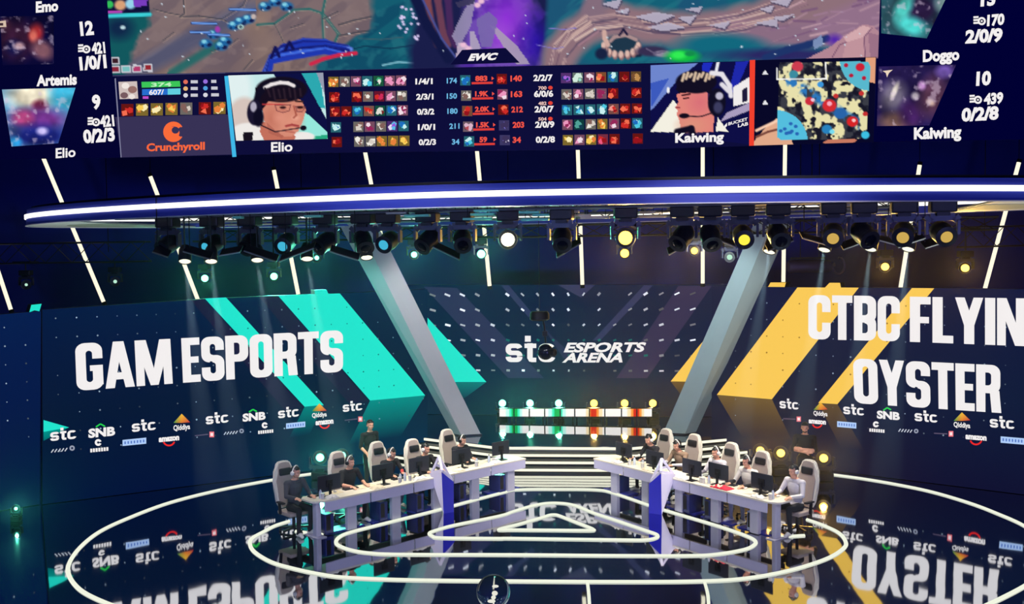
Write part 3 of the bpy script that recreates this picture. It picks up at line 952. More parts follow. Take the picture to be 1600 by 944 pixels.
cv.line([(1196, 90), (1230, 78), (1262, 70), (1292, 60)], 9, (30, 52, 106), .9); cv.poly([(1270, 64), (1284, 54), (1286, 70), (1272, 78)], (130, 150, 190), .9); cv.ell(1304, 62, 12, 9, (84, 40, 170), .9, .7)
cv.poly([(1256, 94), (1296, 74), (1326, 52), (1348, 38), (1364, 40), (1377, 54), (1377, 94)], (178, 134, 148)); cv.poly([(1318, 58), (1348, 40), (1362, 44), (1350, 58), (1322, 66)], (214, 172, 176), .9)
cv.poly([(1322, 66), (1350, 58), (1352, 92), (1316, 92)], (196, 150, 158), .8); cv.poly([(1356, 50), (1377, 56), (1377, 92), (1360, 92)], (150, 108, 132), .8); cv.line([(1300, 90), (1312, 70), (1322, 66)], 1.6, (120, 80, 110)); cv.line([(1352, 92), (1350, 58), (1362, 44)], 1.6, (120, 80, 110))
cv.ell(972, 70, 26, 15, (30, 54, 74), .4, .95); cv.line([(950, 78), (968, 88), (1000, 86)], 5, (20, 36, 60), .9)
for k in range(9):
    t = PI * (.02 + k * .12)
    cv.ell(971 + 27 * math.cos(t), 72 + 15 * math.sin(t), 4.5, 7, (150, 110, 112), .4); cv.ell(970 + 27 * math.cos(t), 70 + 15 * math.sin(t), 3.5, 5.5, (220, 184, 172), .5)
cv.line([(950, 70), (945, 60), (944, 50)], 6, (206, 168, 158)); cv.line([(994, 62), (978, 55), (960, 58), (954, 64)], 4.5, (170, 140, 140)); cv.line([(968, 55), (974, 46), (980, 54)], 3, (30, 26, 60)); cv.ell(940, 84, 10, 9, (24, 34, 66), .5)
cv.ell(1018, 80, 24, 8, (54, 46, 80), .5); cv.ell(1036, 84, 14, 5, (146, 136, 158), .5); cv.line([(1010, 76), (1024, 84), (1040, 80)], 2, (100, 90, 120))
cv.ell(1066, 88, 25, 10, (20, 190, 66), .7); cv.ell(1060, 86, 12, 6, (50, 236, 84), .8); cv.ell(1078, 84, 8, 4, (20, 140, 76), .6)
cv.line([(858, 44), (880, 46), (900, 44)], 1.6, (130, 120, 200), .8); cv.line([(838, 70), (866, 76), (880, 74)], 1.6, (130, 120, 200), .7)
rng = random.Random(4)
for _ in range(90):
    x, y = rng.uniform(180, 1360), rng.uniform(-20, 96)
    if 640 < x < 860 and rng.random() < .5: continue
    cv.ell(x, y, rng.uniform(.8, 1.8), rng.uniform(.8, 1.6), (206, 220, 232), .6, .8)
for k in range(26): cv.ell(612 + rng.uniform(0, 16) + k * 1.2, rng.uniform(0, 40) + k * 1.0, 2.2, 2.0, (214, 200, 240), .6)
# overlay of bars and squares in the picture's own corner
cv.poly([(163, -60), (233, -60), (234, 26), (165, 26)], (14, 16, 56)); cv.ell(171, 7, 6, 6, (50, 190, 90), .4); cv.ell(188, 8, 9, 8, (216, 160, 120), .5); cv.ell(204, 6, 8, 8, (150, 210, 236), .5)
cv.poly([(208, 0), (230, 0), (230, 9), (210, 11)], (120, 60, 190))
cv.line([(165, 19), (190, 18.5)], 2.6, (190, 70, 190)); cv.line([(166, 25), (234, 22.5)], 5, (60, 206, 214))
for i, (x, y) in enumerate(((180, 95), (180, 108), (197, 108), (214, 107), (231, 106))):
    cv.poly([(x - 7, y - 6), (x + 7, y - 6), (x + 7, y + 6), (x - 7, y + 6)], (200, 200, 210)); cv.poly([(x - 5, y - 4), (x + 5, y - 4), (x + 5, y + 4), (x - 5, y + 4)], ((60, 30, 40), (140, 40, 60), (120, 190, 190), (180, 60, 110), (150, 40, 50))[i])
cv.build('game_picture', P_B, board)

# ---- the small tab with the event letters
a = Art(P_B)
a.poly([(704, 101), (722, 78), (790, 75), (812, 98)], (12, 12, 56), .008)
a.text('EWC', (731, 94.5), (774, 93), 10, WHT, .011, shear=.5, bold=.06)
a.line((176, 118.5), (352, 114), 1.4, (70, 70, 110)); a.line((352, 114), (1016, 97), 1.4, (40, 40, 84)); a.line((1016, 97), (1372, 90), 1.4, (40, 40, 84))
a.build('event_tab', board)

# ---- portraits down both sides: plain coloured stand-ins for the game's character art
def splash(name, c4, base, blobs, seed):
    cv = Canvas(c4, 2.0)
    N, Nb = cv.noise(22, seed), cv.noise(9, seed + 4)
    cv.mix(np.ones_like(cv.X), base)
    for (x, y, rx, ry, c, rot) in blobs:
        cv.ell(x, y, rx, ry, c, .8, .92, rot)
    cv.C *= (.65 + .7 * N)[..., None]
    cv.mix(np.clip((Nb - .62) * 4, 0, .5), (220, 200, 220))
    cv.build(name, P_B, board, .006)
splash('portrait_picture', [(0, 26), (84, 24), (84, 100), (4, 102)], (10, 8, 46),
       [(26, 62, 30, 30, (52, 24, 50), 0), (56, 52, 11, 15, (150, 40, 46), .2), (52, 56, 6, 9, (196, 96, 84), 0), (66, 78, 18, 14, (116, 76, 88), .6), (22, 74, 14, 12, (24, 22, 74), 0), (30, 72, 8, 6, (190, 150, 160), 0), (8, 40, 10, 10, (60, 30, 50), 0)], 3)
splash('portrait_picture', [(3, 140), (118, 137), (91, 224), (18, 229)], (96, 160, 206),
       [(50, 150, 40, 22, (232, 222, 196), 0), (100, 150, 22, 26, (64, 180, 216), 0), (62, 165, 12, 9, (120, 40, 70), 0), (60, 188, 46, 20, (104, 48, 128), 0), (36, 184, 16, 12, (196, 76, 140), 0), (62, 213, 50, 18, (26, 34, 116), 0), (24, 222, 10, 8, (40, 140, 200), 0), (66, 205, 9, 6, (180, 170, 220), 0)], 8)
splash('portrait_picture', [(1377, -40), (1496, -40), (1448, 60), (1377, 52)], (40, 84, 96),
       [(1400, 20, 20, 30, (40, 70, 80), 0), (1440, 14, 26, 24, (40, 26, 62), .3), (1424, 40, 24, 14, (72, 196, 190), .3), (1478, 6, 16, 14, (150, 186, 186), 0), (1412, 12, 12, 22, (80, 200, 190), .5), (1466, 36, 8, 8, (40, 24, 50), 0)], 12)
splash('portrait_picture', [(1373, 104), (1494, 101), (1452, 196), (1370, 197)], (36, 26, 74),
       [(1396, 150, 20, 24, (104, 96, 116), .3), (1400, 190, 26, 14, (130, 96, 92), 0), (1424, 178, 18, 22, (60, 30, 84), 0), (1458, 150, 22, 32, (92, 56, 82), .2), (1440, 134, 6, 7, (206, 150, 216), 0), (1430, 150, 6, 6, (224, 210, 224), 0), (1476, 112, 14, 10, (120, 90, 180), 0), (1454, 160, 7, 5, (214, 180, 170), .5), (1398, 142, 4, 14, (210, 200, 190), .4)], 21)

k = dict(bold=.05, off=.011)
def coins(a, x, y):
    for i in range(3): a.line((x - 9, y - 5 + i * 4.5), (x - 1, y - 5.4 + i * 4.5), 3, WHT, .011)
    a.arc(x + 4, y + 1, 3.4, 6.4, 0, 360, WHT, .011); a.ell(x + 4, y + 1, 1.6, 1.6, WHT, .011)
NAMES = [('Emo', (56, 19), (91, 16.5), 16), ('Artemis', (57, 134), (120, 131.5), 16), ('Elio', (87, 247), (118, 244.5), 15), ('Doggo', (1442, 96), (1499, 93), 17), ('Kaiwing', (1428, 217), (1502, 214), 17)]
for s_, p_, q_, h_ in NAMES:
    a = Art(P_B); a.text(s_, p_, q_, h_, WHT, off=.011, bold=.024 if s_ == 'Elio' else .045); a.build('player_name', board)
NUM = [[('12', (126, 55), (147, 53), 20), ('421', (144, 84), (165, 82), 16), ('1/0/1', (125, 109), (167, 105), 19), (131, 76)],
       [('9', (145, 170), (158, 168), 20), ('421', (157, 198), (179, 196), 16), ('0/2/3', (131, 223), (180, 219), 19), (146, 190)],
       [('13', (1532, 9), (1555, 7), 20), ('170', (1542, 40), (1569, 37.5), 16), ('2/0/9', (1508, 67), (1566, 63.5), 19), (1530, 32)],
       [('10', (1525, 133), (1548, 131.5), 20), ('439', (1537, 163), (1567, 160.5), 16), ('0/2/8', (1502, 189), (1560, 185.5), 19), (1524, 155)]]
for row in NUM:
    a = Art(P_B)
    for t_ in row[:3]: a.text(t_[0], t_[1], t_[2], t_[3], WHT, shear=-.1 if t_[1][0] < 400 else .05, **k)
    coins(a, *row[3]); a.build('player_score', board)
a = Art(P_B); a.poly([(-6, 34), (9, 32), (10, 42), (-6, 43)], (214, 190, 170), .009); a.rect(-2, 36, 5, 40, (60, 40, 50), .011); a.build('corner_emblem', board)
a = Art(P_B); a.poly([(1379, 111), (1395, 109), (1389, 114), (1386, 121), (1384, 114)], (236, 214, 190), .010); a.build('corner_emblem', board)

# ---- lower left: statistics and the advertisement
rng = random.Random(21)
def icon(a, x, y, s, pal, off=.008, n=5):
    """A small square emblem made of a few patches of colour."""
    h = s / 2
    a.rect(x - h, y - h, x + h, y + h, tuple(v * .5 for v in pal[0]), off)
    for i in range(n):
        c = pal[rng.randrange(len(pal))]
        cx, cy, r = x + rng.uniform(-.5, .5) * h, y + rng.uniform(-.5, .5) * h, h * rng.uniform(.35, .65)
        m = rng.randrange(3, 6); t0 = rng.uniform(0, 6)
        a.poly([(cx + r * math.cos(t0 + 2 * PI * j / m), cy + r * math.sin(t0 + 2 * PI * j / m)) for j in range(m)], c, off + .002 + .0006 * i)
RED, CRM, CYN, PNK, YEL = [(206, 44, 40), (150, 20, 30), (244, 110, 80)], [(216, 206, 196), (130, 96, 90), (240, 236, 226)], [(80, 200, 226), (30, 110, 190), (200, 240, 240)], \
    [(236, 150, 190), (150, 40, 90), (240, 220, 230)], [(248, 206, 90), (230, 130, 60), (250, 236, 180)]
a = Art(P_B)
a.poly([(180, 183), (359, 179), (362, 241.5), (190, 246)], (56, 50, 86), .003)
a.poly([(179, 123), (181, 122), (190, 246), (188.5, 246)], (130, 130, 160), .005)
a.poly([(185, 128), (214, 127), (216, 154), (187, 155)], (206, 190, 186), .005)
for (x, y, r, c) in ((196, 134, 6, (240, 230, 224)), (207, 140, 7, (150, 110, 104)), (194, 149, 6, (120, 90, 96)), (206, 151, 5, (236, 226, 220))): a.ell(x, y, r, r * .8, c, .007)
a.poly([(221, 128), (281, 126.5), (282, 135.5), (221.5, 137)], (60, 196, 88), .005)
a.poly([(222, 139.5), (262, 138.6), (262, 148), (222, 149)], (40, 110, 206), .005); a.poly([(262, 138.6), (282, 138), (282, 147.5), (262, 148)], (96, 206, 224), .006)
a.text('607/', (233, 148), (256, 147.5), 7.5, WHT, .009); a.text('374', (236, 135.5), (268, 134.8), 6, (190, 240, 190), .009)
a.rect(223, 150.5, 232, 154.5, (190, 80, 200), .005)
for i in range(3):
    for j, c in enumerate(((224, 130, 90), (226, 190, 120), (220, 220, 220))):
        pass
    y = 128 + i * 10.5
    a.ell(290, y, 3.6, 3.4, ((226, 110, 90), (230, 180, 120), (214, 214, 224))[i], .006); a.rect(298, y - 2.6, 309, y + 2.2, (200, 200, 210), .006)
    a.ell(321, y - .6, 3.6, 3.4, ((150, 110, 220), (80, 160, 220), (214, 214, 224))[i], .006); a.rect(330, y - 3.2, 338 + i * 2, y + 1.6, (200, 200, 210), .006)
for i, (x, pal) in enumerate(zip((199, 222, 245, 268, 291, 320, 343), (RED, YEL, YEL, YEL, CRM, RED, YEL))):
    icon(a, x, 172 - i * .55, 19, pal)
a.arc(271, 206, 8.5, 15.5, 35, 325, (250, 108, 58), .006, 20); a.ell(270, 207.5, 10.5, 9.5, (250, 108, 58), .007); a.ell(274, 203.5, 5.8, 5.4, (56, 50, 86), .008); a.ell(271.5, 206, 6.6, 6.6, (250, 108, 58), .0075)
a.arc(271, 206, 14, 16, 30, 330, (250, 108, 58), .006, 20)
a.text('Crunchyroll', (229, 236), (320, 233.5), 11.5, (250, 104, 60), .008, bold=.035)
a.build('statistics_panel', board)

# ---- the two player cameras
cv = Canvas([(356.5, 118), (505, 113.5), (512, 217), (369, 220)], 1.4)
cv.mix(np.ones_like(cv.X), (196, 232, 232)); cv.ell(368, 140, 26, 40, (224, 240, 240), .6)
cv.poly([(424, 110), (470, 110), (512, 190), (512, 217), (490, 217)], (14, 16, 66)); cv.poly([(470, 112), (498, 110), (508, 170), (500, 168)], (44, 168, 176)); cv.poly([(494, 112), (506, 112), (508, 150)], (150, 156, 176))
cv.poly([(456, 160), (480, 178), (512, 207), (512, 217), (450, 217)], (150, 232, 220)); cv.poly([(478, 213), (512, 211), (512, 218), (478, 218)], (40, 170, 130))
cv.ell(382, 186, 26, 34, (214, 196, 188), .25); cv.ell(372, 214, 16, 14, (236, 226, 220), .3)
cv.ell(388, 208, 28, 16, (238, 234, 230), .2); cv.ell(472, 214, 20, 8, (238, 234, 230), .2); cv.poly([(380, 206), (396, 206), (394, 222), (380, 222)], (24, 18, 30))
cv.poly([(408, 190), (452, 200), (462, 214), (458, 222), (414, 222), (406, 206)], (196, 112, 92))
cv.poly([(409, 158), (416, 150), (452, 146), (472, 158), (478, 172), (474, 188), (466, 205), (456, 213), (444, 213), (428, 204), (414, 196)], (214, 138, 116))
cv.ell(456, 192, 16, 14, (226, 150, 128), 1.0, .7); cv.ell(424, 186, 12, 18, (190, 108, 90), 1.0, .7)
cv.ell(440, 140, 40, 20, (22, 14, 30), .12); cv.poly([(398, 138), (412, 128), (470, 134), (474, 152), (462, 156), (454, 148), (444, 158), (420, 158), (410, 172), (402, 168)], (22, 14, 30))
cv.line([(400, 160), (404, 146), (416, 134), (436, 127), (456, 130), (466, 138)], 8, (16, 14, 34)); cv.line([(414, 137), (424, 132), (438, 129), (450, 130), (459, 134)], 4.6, (236, 228, 228))
for k in range(14): cv.line([(414 + k * 4.2, 138 + (k % 3)), (418 + k * 4.0, 150 + (k % 4) * 2.4 - abs(k - 6) * .4)], 3, ((22, 14, 30), (44, 30, 44))[k % 2], .8)
cv.ell(398, 176, 12, 20, (24, 20, 46), .15); cv.ell(396, 167, 5, 8, (176, 170, 190), .4); cv.ell(404, 184, 8, 14, (14, 12, 34), .3)
cv.line([(410, 163), (430, 163), (452, 164)], 1.6, (206, 60, 64)); cv.line([(430, 164), (432, 173), (442, 176), (452, 173), (454, 164), (430, 164)], 1.3, (120, 60, 66)); cv.line([(462, 166), (464, 174), (472, 175), (477, 167), (462, 166)], 1.3, (120, 60, 66)); cv.line([(432, 157), (448, 156)], 2.4, (60, 34, 36)); cv.line([(462, 158), (473, 159)], 2.4, (60, 34, 36))
for x in (442, 469): cv.ell(x, 168, 5, 2.2, (50, 24, 30), .5, .95); cv.ell(x, 172, 6, 2, (196, 116, 100), .8, .6)
cv.ell(462, 184, 6, 4, (236, 166, 144), .9, .7); cv.ell(436, 184, 9, 8, (228, 150, 130), 1.0, .7); cv.poly([(416, 190), (430, 204), (444, 213), (440, 216), (420, 208)], (170, 92, 78), .6)
cv.line([(459, 166), (463, 180), (459, 184)], 2.4, (170, 88, 74)); cv.line([(447, 197), (456, 195), (466, 197)], 3, (166, 66, 66)); cv.line([(446, 205), (460, 207)], 2, (186, 104, 90))
cv.line([(404, 194), (430, 206), (468, 200)], 1.6, (20, 16, 34)); cv.ell(474, 200, 5, 4, (16, 12, 30), .3)
cv.build('left_player_camera', P_B, board, .006)
cv = Canvas([(1016.5, 102), (1170.5, 95), (1172.5, 226), (1016.5, 206.6)], 1.4)
cv.mix(np.ones_like(cv.X), (14, 14, 70)); cv.poly([(1016, 100), (1092, 97), (1056, 128), (1020, 170), (1016, 172)], (110, 134, 206)); cv.poly([(1016, 130), (1046, 122), (1018, 168)], (60, 90, 190))
cv.poly([(1098, 98), (1114, 97), (1106, 116), (1096, 116)], (30, 44, 190)); cv.poly([(1150, 96), (1170, 95), (1146, 150), (1142, 130)], (30, 40, 170))
cv.line([(1122, 97), (1119, 112)], 4, (236, 236, 240))
cv.poly([(1016, 206), (1052, 156), (1064, 172), (1066, 207)], (244, 240, 226)); cv.poly([(1118, 205), (1122, 184), (1138, 206)], (244, 240, 226))
cv.poly([(1146, 136), (1172, 120), (1173, 160), (1146, 166)], (240, 236, 236)); cv.poly([(1160, 140), (1168, 136), (1168, 158), (1160, 160)], (30, 26, 60))
cv.poly([(1136, 176), (1172, 160), (1173, 172), (1126, 190)], (170, 156, 190))
cv.poly([(1057, 148), (1070, 142), (1104, 138), (1108, 168), (1116, 182), (1114, 206), (1064, 208), (1062, 190), (1057, 178), (1059, 172), (1055, 168), (1060, 160)], (226, 132, 122))
cv.ell(1082, 196, 22, 12, (222, 150, 124), 1.0, .8); cv.ell(1094, 160, 18, 18, (214, 104, 120), 1.0, .7)
cv.ell(1088, 128, 32, 18, (18, 14, 34), .12); cv.poly([(1056, 140), (1062, 118), (1108, 120), (1114, 150), (1102, 142), (1080, 144), (1062, 146)], (18, 14, 34))
for i in range(9): cv.line([(1066 + i * 6, 126 - (i % 3) * 3), (1069 + i * 6, 116 - (i % 2) * 2)], 4, (214, 188, 160), .8)
cv.line([(1058, 206), (1080, 201), (1082, 208)], 8, (16, 12, 34))
cv.ell(1120, 160, 14, 22, (16, 14, 36), .15); cv.ell(1124, 150, 6, 6, (190, 186, 206), .4); cv.ell(1122, 168, 7, 9, (60, 60, 96), .5)
cv.line([(1112, 114), (1128, 116), (1140, 134), (1142, 150)], 6, (230, 226, 232)); cv.line([(1128, 132), (1138, 142)], 6, (224, 220, 228))
cv.line([(1114, 176), (1096, 182), (1074, 182)], 1.8, (26, 16, 34)); cv.ell(1069, 181, 8, 4, (22, 14, 30), .3); cv.line([(1056, 168), (1062, 168)], 2, (150, 60, 70)); cv.line([(1066, 149), (1078, 147)], 2.4, (70, 30, 40)); cv.line([(1068, 154), (1076, 153)], 2, (60, 24, 34))
cv.ell(1044, 141, 2.4, 5, (240, 240, 244), .4)
cv.build('right_player_camera', P_B, board, .006)
a = Art(P_B)
a.poly([(350.5, 119), (356.5, 118.5), (369.5, 245), (363, 245.5)], (64, 184, 232), .008)
a.text('Elio', (423.5, 237), (457, 236), 14.5, WHT, .008, bold=.026)
a.build('camera_caption', board)
a = Art(P_B)
a.poly([(1171.5, 94), (1180, 93.6), (1178, 227.6), (1170.5, 228)], (240, 64, 46), .008)
a.text('Kaiwing', (1055, 222.5), (1131, 220.5), 14, WHT, .008, bold=.04)
a.poly([(1132, 196), (1136, 192), (1136, 197), (1132, 200)], WHT, .010)
a.text('BUCKET', (1138, 196), (1168, 188), 4.5, WHT, .010); a.text('LAB', (1153, 199), (1169, 195.5), 5, WHT, .010)
a.build('camera_caption', board)

# ---- the score table in the middle
a = Art(P_B)
WP = [CRM, PNK, CYN, RED, YEL, CRM]
ys_l, ys_r = (128, 152, 174.5, 199, 222), (118.5, 144, 168.5, 191.5, 215.5)
L_P = [[YEL, CRM, PNK, CYN, [(60, 170, 120), (230, 230, 220), (20, 60, 60)], PNK, PNK], [RED, None, RED, CRM, [(206, 44, 90)] + RED, PNK, CRM],
       [RED, RED, CYN, [(240, 170, 150)] + RED, [(40, 150, 120), (220, 220, 210), (120, 40, 40)], CYN, PNK], [CYN, None, CRM, PNK, CRM, [(150, 90, 220), (90, 190, 230), (230, 220, 240)], CYN], [RED, None, CRM, CRM, YEL, YEL, YEL]]
R_P = [[[(170, 100, 220), (80, 190, 220), (40, 60, 120)], [(210, 235, 220), (60, 150, 120), (160, 220, 200)], PNK, [(250, 150, 90)] + RED, CYN, RED, [(190, 140, 80), (120, 80, 50), (230, 200, 150)]], [CRM, PNK, CRM, PNK, RED, None, RED],
       [CYN, CYN, CYN, CYN, [(240, 150, 140)] + RED, RED, RED], [PNK, [(30, 120, 120), (20, 60, 80), (80, 160, 150)], CRM, YEL, PNK, RED, CYN], [YEL, PNK, YEL, [(236, 90, 130)] + RED, RED, None, RED]]
sl = -.022
for i in range(5):
    a, b2 = Art(P_B), Art(P_B)
    for j in range(7):
        if L_P[i][j]: icon(a, 521 + j * 17.6 + i * 1.3, ys_l[i] - j * .35, 16, L_P[i][j], n=6)
        if R_P[i][j]: icon(b2, 884.5 + j * 18.2 + i * .7, ys_r[i] + 3.5 - j * .4, 16, R_P[i][j], n=6)
    a.build('item_row', board); b2.build('item_row', board)
    a = Art(P_B)
    a.mid(('1/4/1', '2/3/1', '0/3/2', '1/0/1', '0/2/3')[i], 662.5 + i * 1.3, (127, 151, 174.5, 198.5, 222)[i], 27, 8.5, WHT, sl, bold=.04)
    a.mid(('174', '150', '180', '211', '34')[i], (706, 706, 707, 710, 712)[i], (126, 150, 173.5, 197, 221.5)[i], 16 if i < 4 else 12, 8, (110, 186, 230), sl, bold=.03)
    x, y = 753 + i * .8, (122.5, 146.5, 170.5, 195, 218)[i]
    a.mid(('883', '1.9K', '2.0K', '1.5K', '59')[i], x - 1, y, (19, 21, 23, 21, 12)[i], 7.5, (240, 84, 70), sl, bold=.05); a.poly([(x + 15, y - 3), (x + 19, y), (x + 15, y + 3)], (240, 84, 70), .008)
    a.line((x - 16, y + 7.6), (x + 17, y + 6.9), 3.4, (222, 62, 56), .006)
    icon(a, 727 + i * 1.5, y + 3, 16, (CYN, CRM, [(240, 150, 110)] + RED, [(220, 180, 200), (90, 40, 70), (180, 80, 90)], CYN)[i], n=6); icon(a, 784 + i * 1.2, y + 1, 16, (RED, PNK, RED, [(120, 110, 200), (60, 50, 90), (220, 210, 230)], [(120, 110, 200), (60, 50, 90), (220, 210, 230)])[i], n=6)
    a.mid(('140', '163', '212', '203', '34')[i], (806.5, 807, 808, 810, 807.5)[i], (122.5, 147, 171, 195, 218.5)[i], 18 if i < 4 else 13, 8.5, (240, 84, 70), sl, bold=.04)
    a.mid(('2/2/7', '6/0/6', '2/0/7', '2/0/9', '0/2/8')[i], 848.5 + i * .9, (121.5, 146.5, 170.5, 194.5, 218)[i], 30, 9, WHT, sl, bold=.04)
    if 0 < i < 4:
        y = (137.5, 161.5, 186)[i - 1]
        a.mid(('700', '482', '504')[i - 1], 847.5, y, 13, 5, (240, 200, 190), sl, bold=.03); a.ell(860, y - .4, 3.6, 3, (226, 66, 54), .007)
    a.build('score_row', board)

# ---- the small map
cv = Canvas([(1179, 94), (1369, 89), (1365, 222), (1177.5, 227.5)], 1.3)
cv.mix(np.ones_like(cv.X), (8, 8, 40))
cv.poly([(1177, 222), (1196, 200), (1222, 178), (1226, 190), (1240, 228), (1177, 228)], (226, 170, 138)); cv.line([(1182, 214), (1200, 206), (1224, 200)], 3, (120, 70, 60)); cv.line([(1182, 204), (1220, 186)], 4, (250, 206, 176), .8)
cv.poly([(1352, 90), (1369, 89), (1367, 130), (1358, 128)], (226, 160, 124)); cv.poly([(1284, 224), (1300, 214), (1340, 218), (1330, 226)], (200, 120, 96))
q = [(1218, 98), (1356, 96), (1360, 104), (1354, 212), (1344, 217), (1220, 219), (1214, 214)]
ins = cv.inside(q)
n1, n2 = cv.noise(13, 31, 3), cv.noise(8, 77, 2)
cv.mix(ins * 1.0, (232, 224, 172))
cv.mix(ins * np.clip((n1 - .46) * 14, 0, 1), (58, 60, 70)); cv.mix(ins * np.clip((n2 - .5) * 14, 0, 1) * np.clip((n1 - .44) * 14, 0, 1), (34, 36, 50)); cv.mix(ins * np.clip((n2 - .62) * 14, 0, 1), (24, 24, 40))
cv.mix(ins * np.clip(1.4 - np.abs((cv.Y - 158) - (cv.X - 1285) * .62) / 9, 0, 1) * np.clip((n2 - .36) * 8, 0, 1) * (np.abs(cv.X - 1285) < 58), (44, 120, 190))
cv.mix(ins * (np.hypot(cv.X - 1362, cv.Y - 92) < 50), (88, 184, 206)); cv.mix(ins * (np.hypot(cv.X - 1212, cv.Y - 222) < 50), (84, 190, 222))
r2 = random.Random(6)
for (x, y, r, c) in [(1246, 104, 9, (206, 60, 80)), (1240, 116, 7, (60, 140, 160)), (1265, 158, 7, (206, 46, 62)), (1270, 156, 3, (240, 200, 220)), (1296, 165, 11, (214, 44, 50)), (1296, 162, 4, (250, 170, 190)), (1332, 190, 9, (216, 36, 40)), (1334, 188, 3, (250, 200, 200)),
                     (1313, 177, 10, (40, 100, 170)), (1282, 132, 5, (60, 150, 220)), (1344, 105, 7, (206, 34, 54)), (1322, 102, 3.5, (180, 30, 60)), (1330, 118, 3.5, (180, 30, 60)), (1350, 122, 3.5, (180, 30, 60)), (1306, 150, 4, (200, 50, 50)), (1346, 146, 4, (200, 50, 50)), (1352, 178, 4, (200, 50, 50)), (1292, 202, 8, (40, 130, 190)), (1300, 206, 4, (120, 220, 240))]:
    cv.ell(x, y, r, r * .9, c, .25)
for _ in range(9): cv.ell(r2.uniform(1220, 1252), r2.uniform(186, 214), 3, 2.6, (40, 100, 180), .4)
cv.line([(1214, 107), (1214, 124), (1291, 123), (1290, 98)], 2.4, (244, 244, 240), 1, .3)
for y in (113, 160): cv.poly([(1191, y + 3), (1195.5, y - 4), (1200, y + 3)], (230, 230, 236))
cv.ell(1352, 211, 6.5, 6, (60, 190, 226), .3)
cv.build('small_map', P_B, board, .006)

# ================================================================ CANOPY
CN = Vector((-.03, 19.98, 0)); CYAW = -.248
DX, DY = Vector((math.cos(CYAW), math.sin(CYAW), 0)), Vector((-math.sin(CYAW), math.cos(CYAW), 0))
def cpt(x, y, z): return CN + DX * x + DY * y + Vector((0, 0, z))
def oval(a, b, n, k=160, t0=0.0, t1=2 * PI, close=True):
    out = []
    for i in range(k if close else k + 1):
        t = t0 + (t1 - t0) * i / k
        c, s = math.cos(t), math.sin(t)
        out.append((a * math.copysign(abs(c) ** (2 / n), c), b * math.copysign(abs(s) ** (2 / n), s)))
    return out
def band(bm, pa, pb, z0, z1, mi=0):
    """A closed wall with outer outline PA and inner outline PB between two heights."""
    n = len(pa)
    v = [[bm.verts.new(cpt(x, y, z)) for x, y in p] for p, z in ((pa, z0), (pa, z1), (pb, z1), (pb, z0))]
    for i in range(n):
        j = (i + 1) % n
        for r in range(4):
            q = (r + 1) % 4
            bm.faces.new((v[r][i], v[r][j], v[q][j], v[q][i])).material_index = mi
A_, B_, N_ = 11.671, 4.43, 1.6
canopy = root('canopy', (CN.x, CN.y, 6.40), 0, 'long oval blue canopy ring with a glowing white strip hanging over the stage', 'canopy')
o0 = oval(A_, B_, N_); oi = oval(A_ - .16, B_ - .16, N_)
bm = B(); band(bm, oval(A_ - .03, B_ - .03, N_), oi, 6.41, 6.56); obj('lower_band', bm, M_BAND, canopy, world=True, smooth=True)
bm = B(); band(bm, oval(A_ - .05, B_ - .05, N_), oi, 6.655, 6.775); obj('upper_band', bm, M_BAND, canopy, world=True, smooth=True)
bm = B(); band(bm, oval(A_ + .015, B_ + .015, N_), oi, 6.56, 6.655); tag(obj('light_strip', bm, M_LED, canopy, world=True, smooth=True), 'glowing white strip round the canopy')
bm = B(); band(bm, oval(A_ + .0, B_ + .0, N_), oval(A_ - .06, B_ - .06, N_), 6.395, 6.412); obj('lower_rim', bm, M_WHITE, canopy, world=True)
bm = B(); prism(bm, [cpt(x, y, 6.78) for x, y in oi], (0, 0, .05)); obj('roof', bm, M_CASE, canopy, world=True)
for sg in (-1, 1):                                                   # the white soffits at the two ends
    xe = 8.75
    pts = [(x, y) for x, y in oval(A_ - .1, B_ - .1, N_, 240) if x * sg > xe]
    pts.sort(key=lambda p: math.atan2(p[1], (p[0] * sg - xe)))
    ym = max(p[1] for p in pts)
    pts = [(xe * sg, -ym)] + pts + [(xe * sg, ym)]
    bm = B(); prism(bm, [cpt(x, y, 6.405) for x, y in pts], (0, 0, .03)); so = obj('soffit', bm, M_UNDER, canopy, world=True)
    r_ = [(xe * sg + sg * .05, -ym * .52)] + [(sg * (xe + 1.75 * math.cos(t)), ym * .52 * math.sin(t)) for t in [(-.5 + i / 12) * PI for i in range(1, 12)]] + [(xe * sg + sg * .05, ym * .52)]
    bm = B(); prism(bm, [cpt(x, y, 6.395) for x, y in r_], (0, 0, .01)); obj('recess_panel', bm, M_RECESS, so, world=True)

bm = B()
for x, y in ((-6, 2.6), (4, 3.5), (-1, 3.8)): tube(bm, [cpt(x, y, 6.8), cpt(x, y, 17.2)], .010, 6)
obj('suspension_wire', bm, M_BLACK, canopy, world=True)

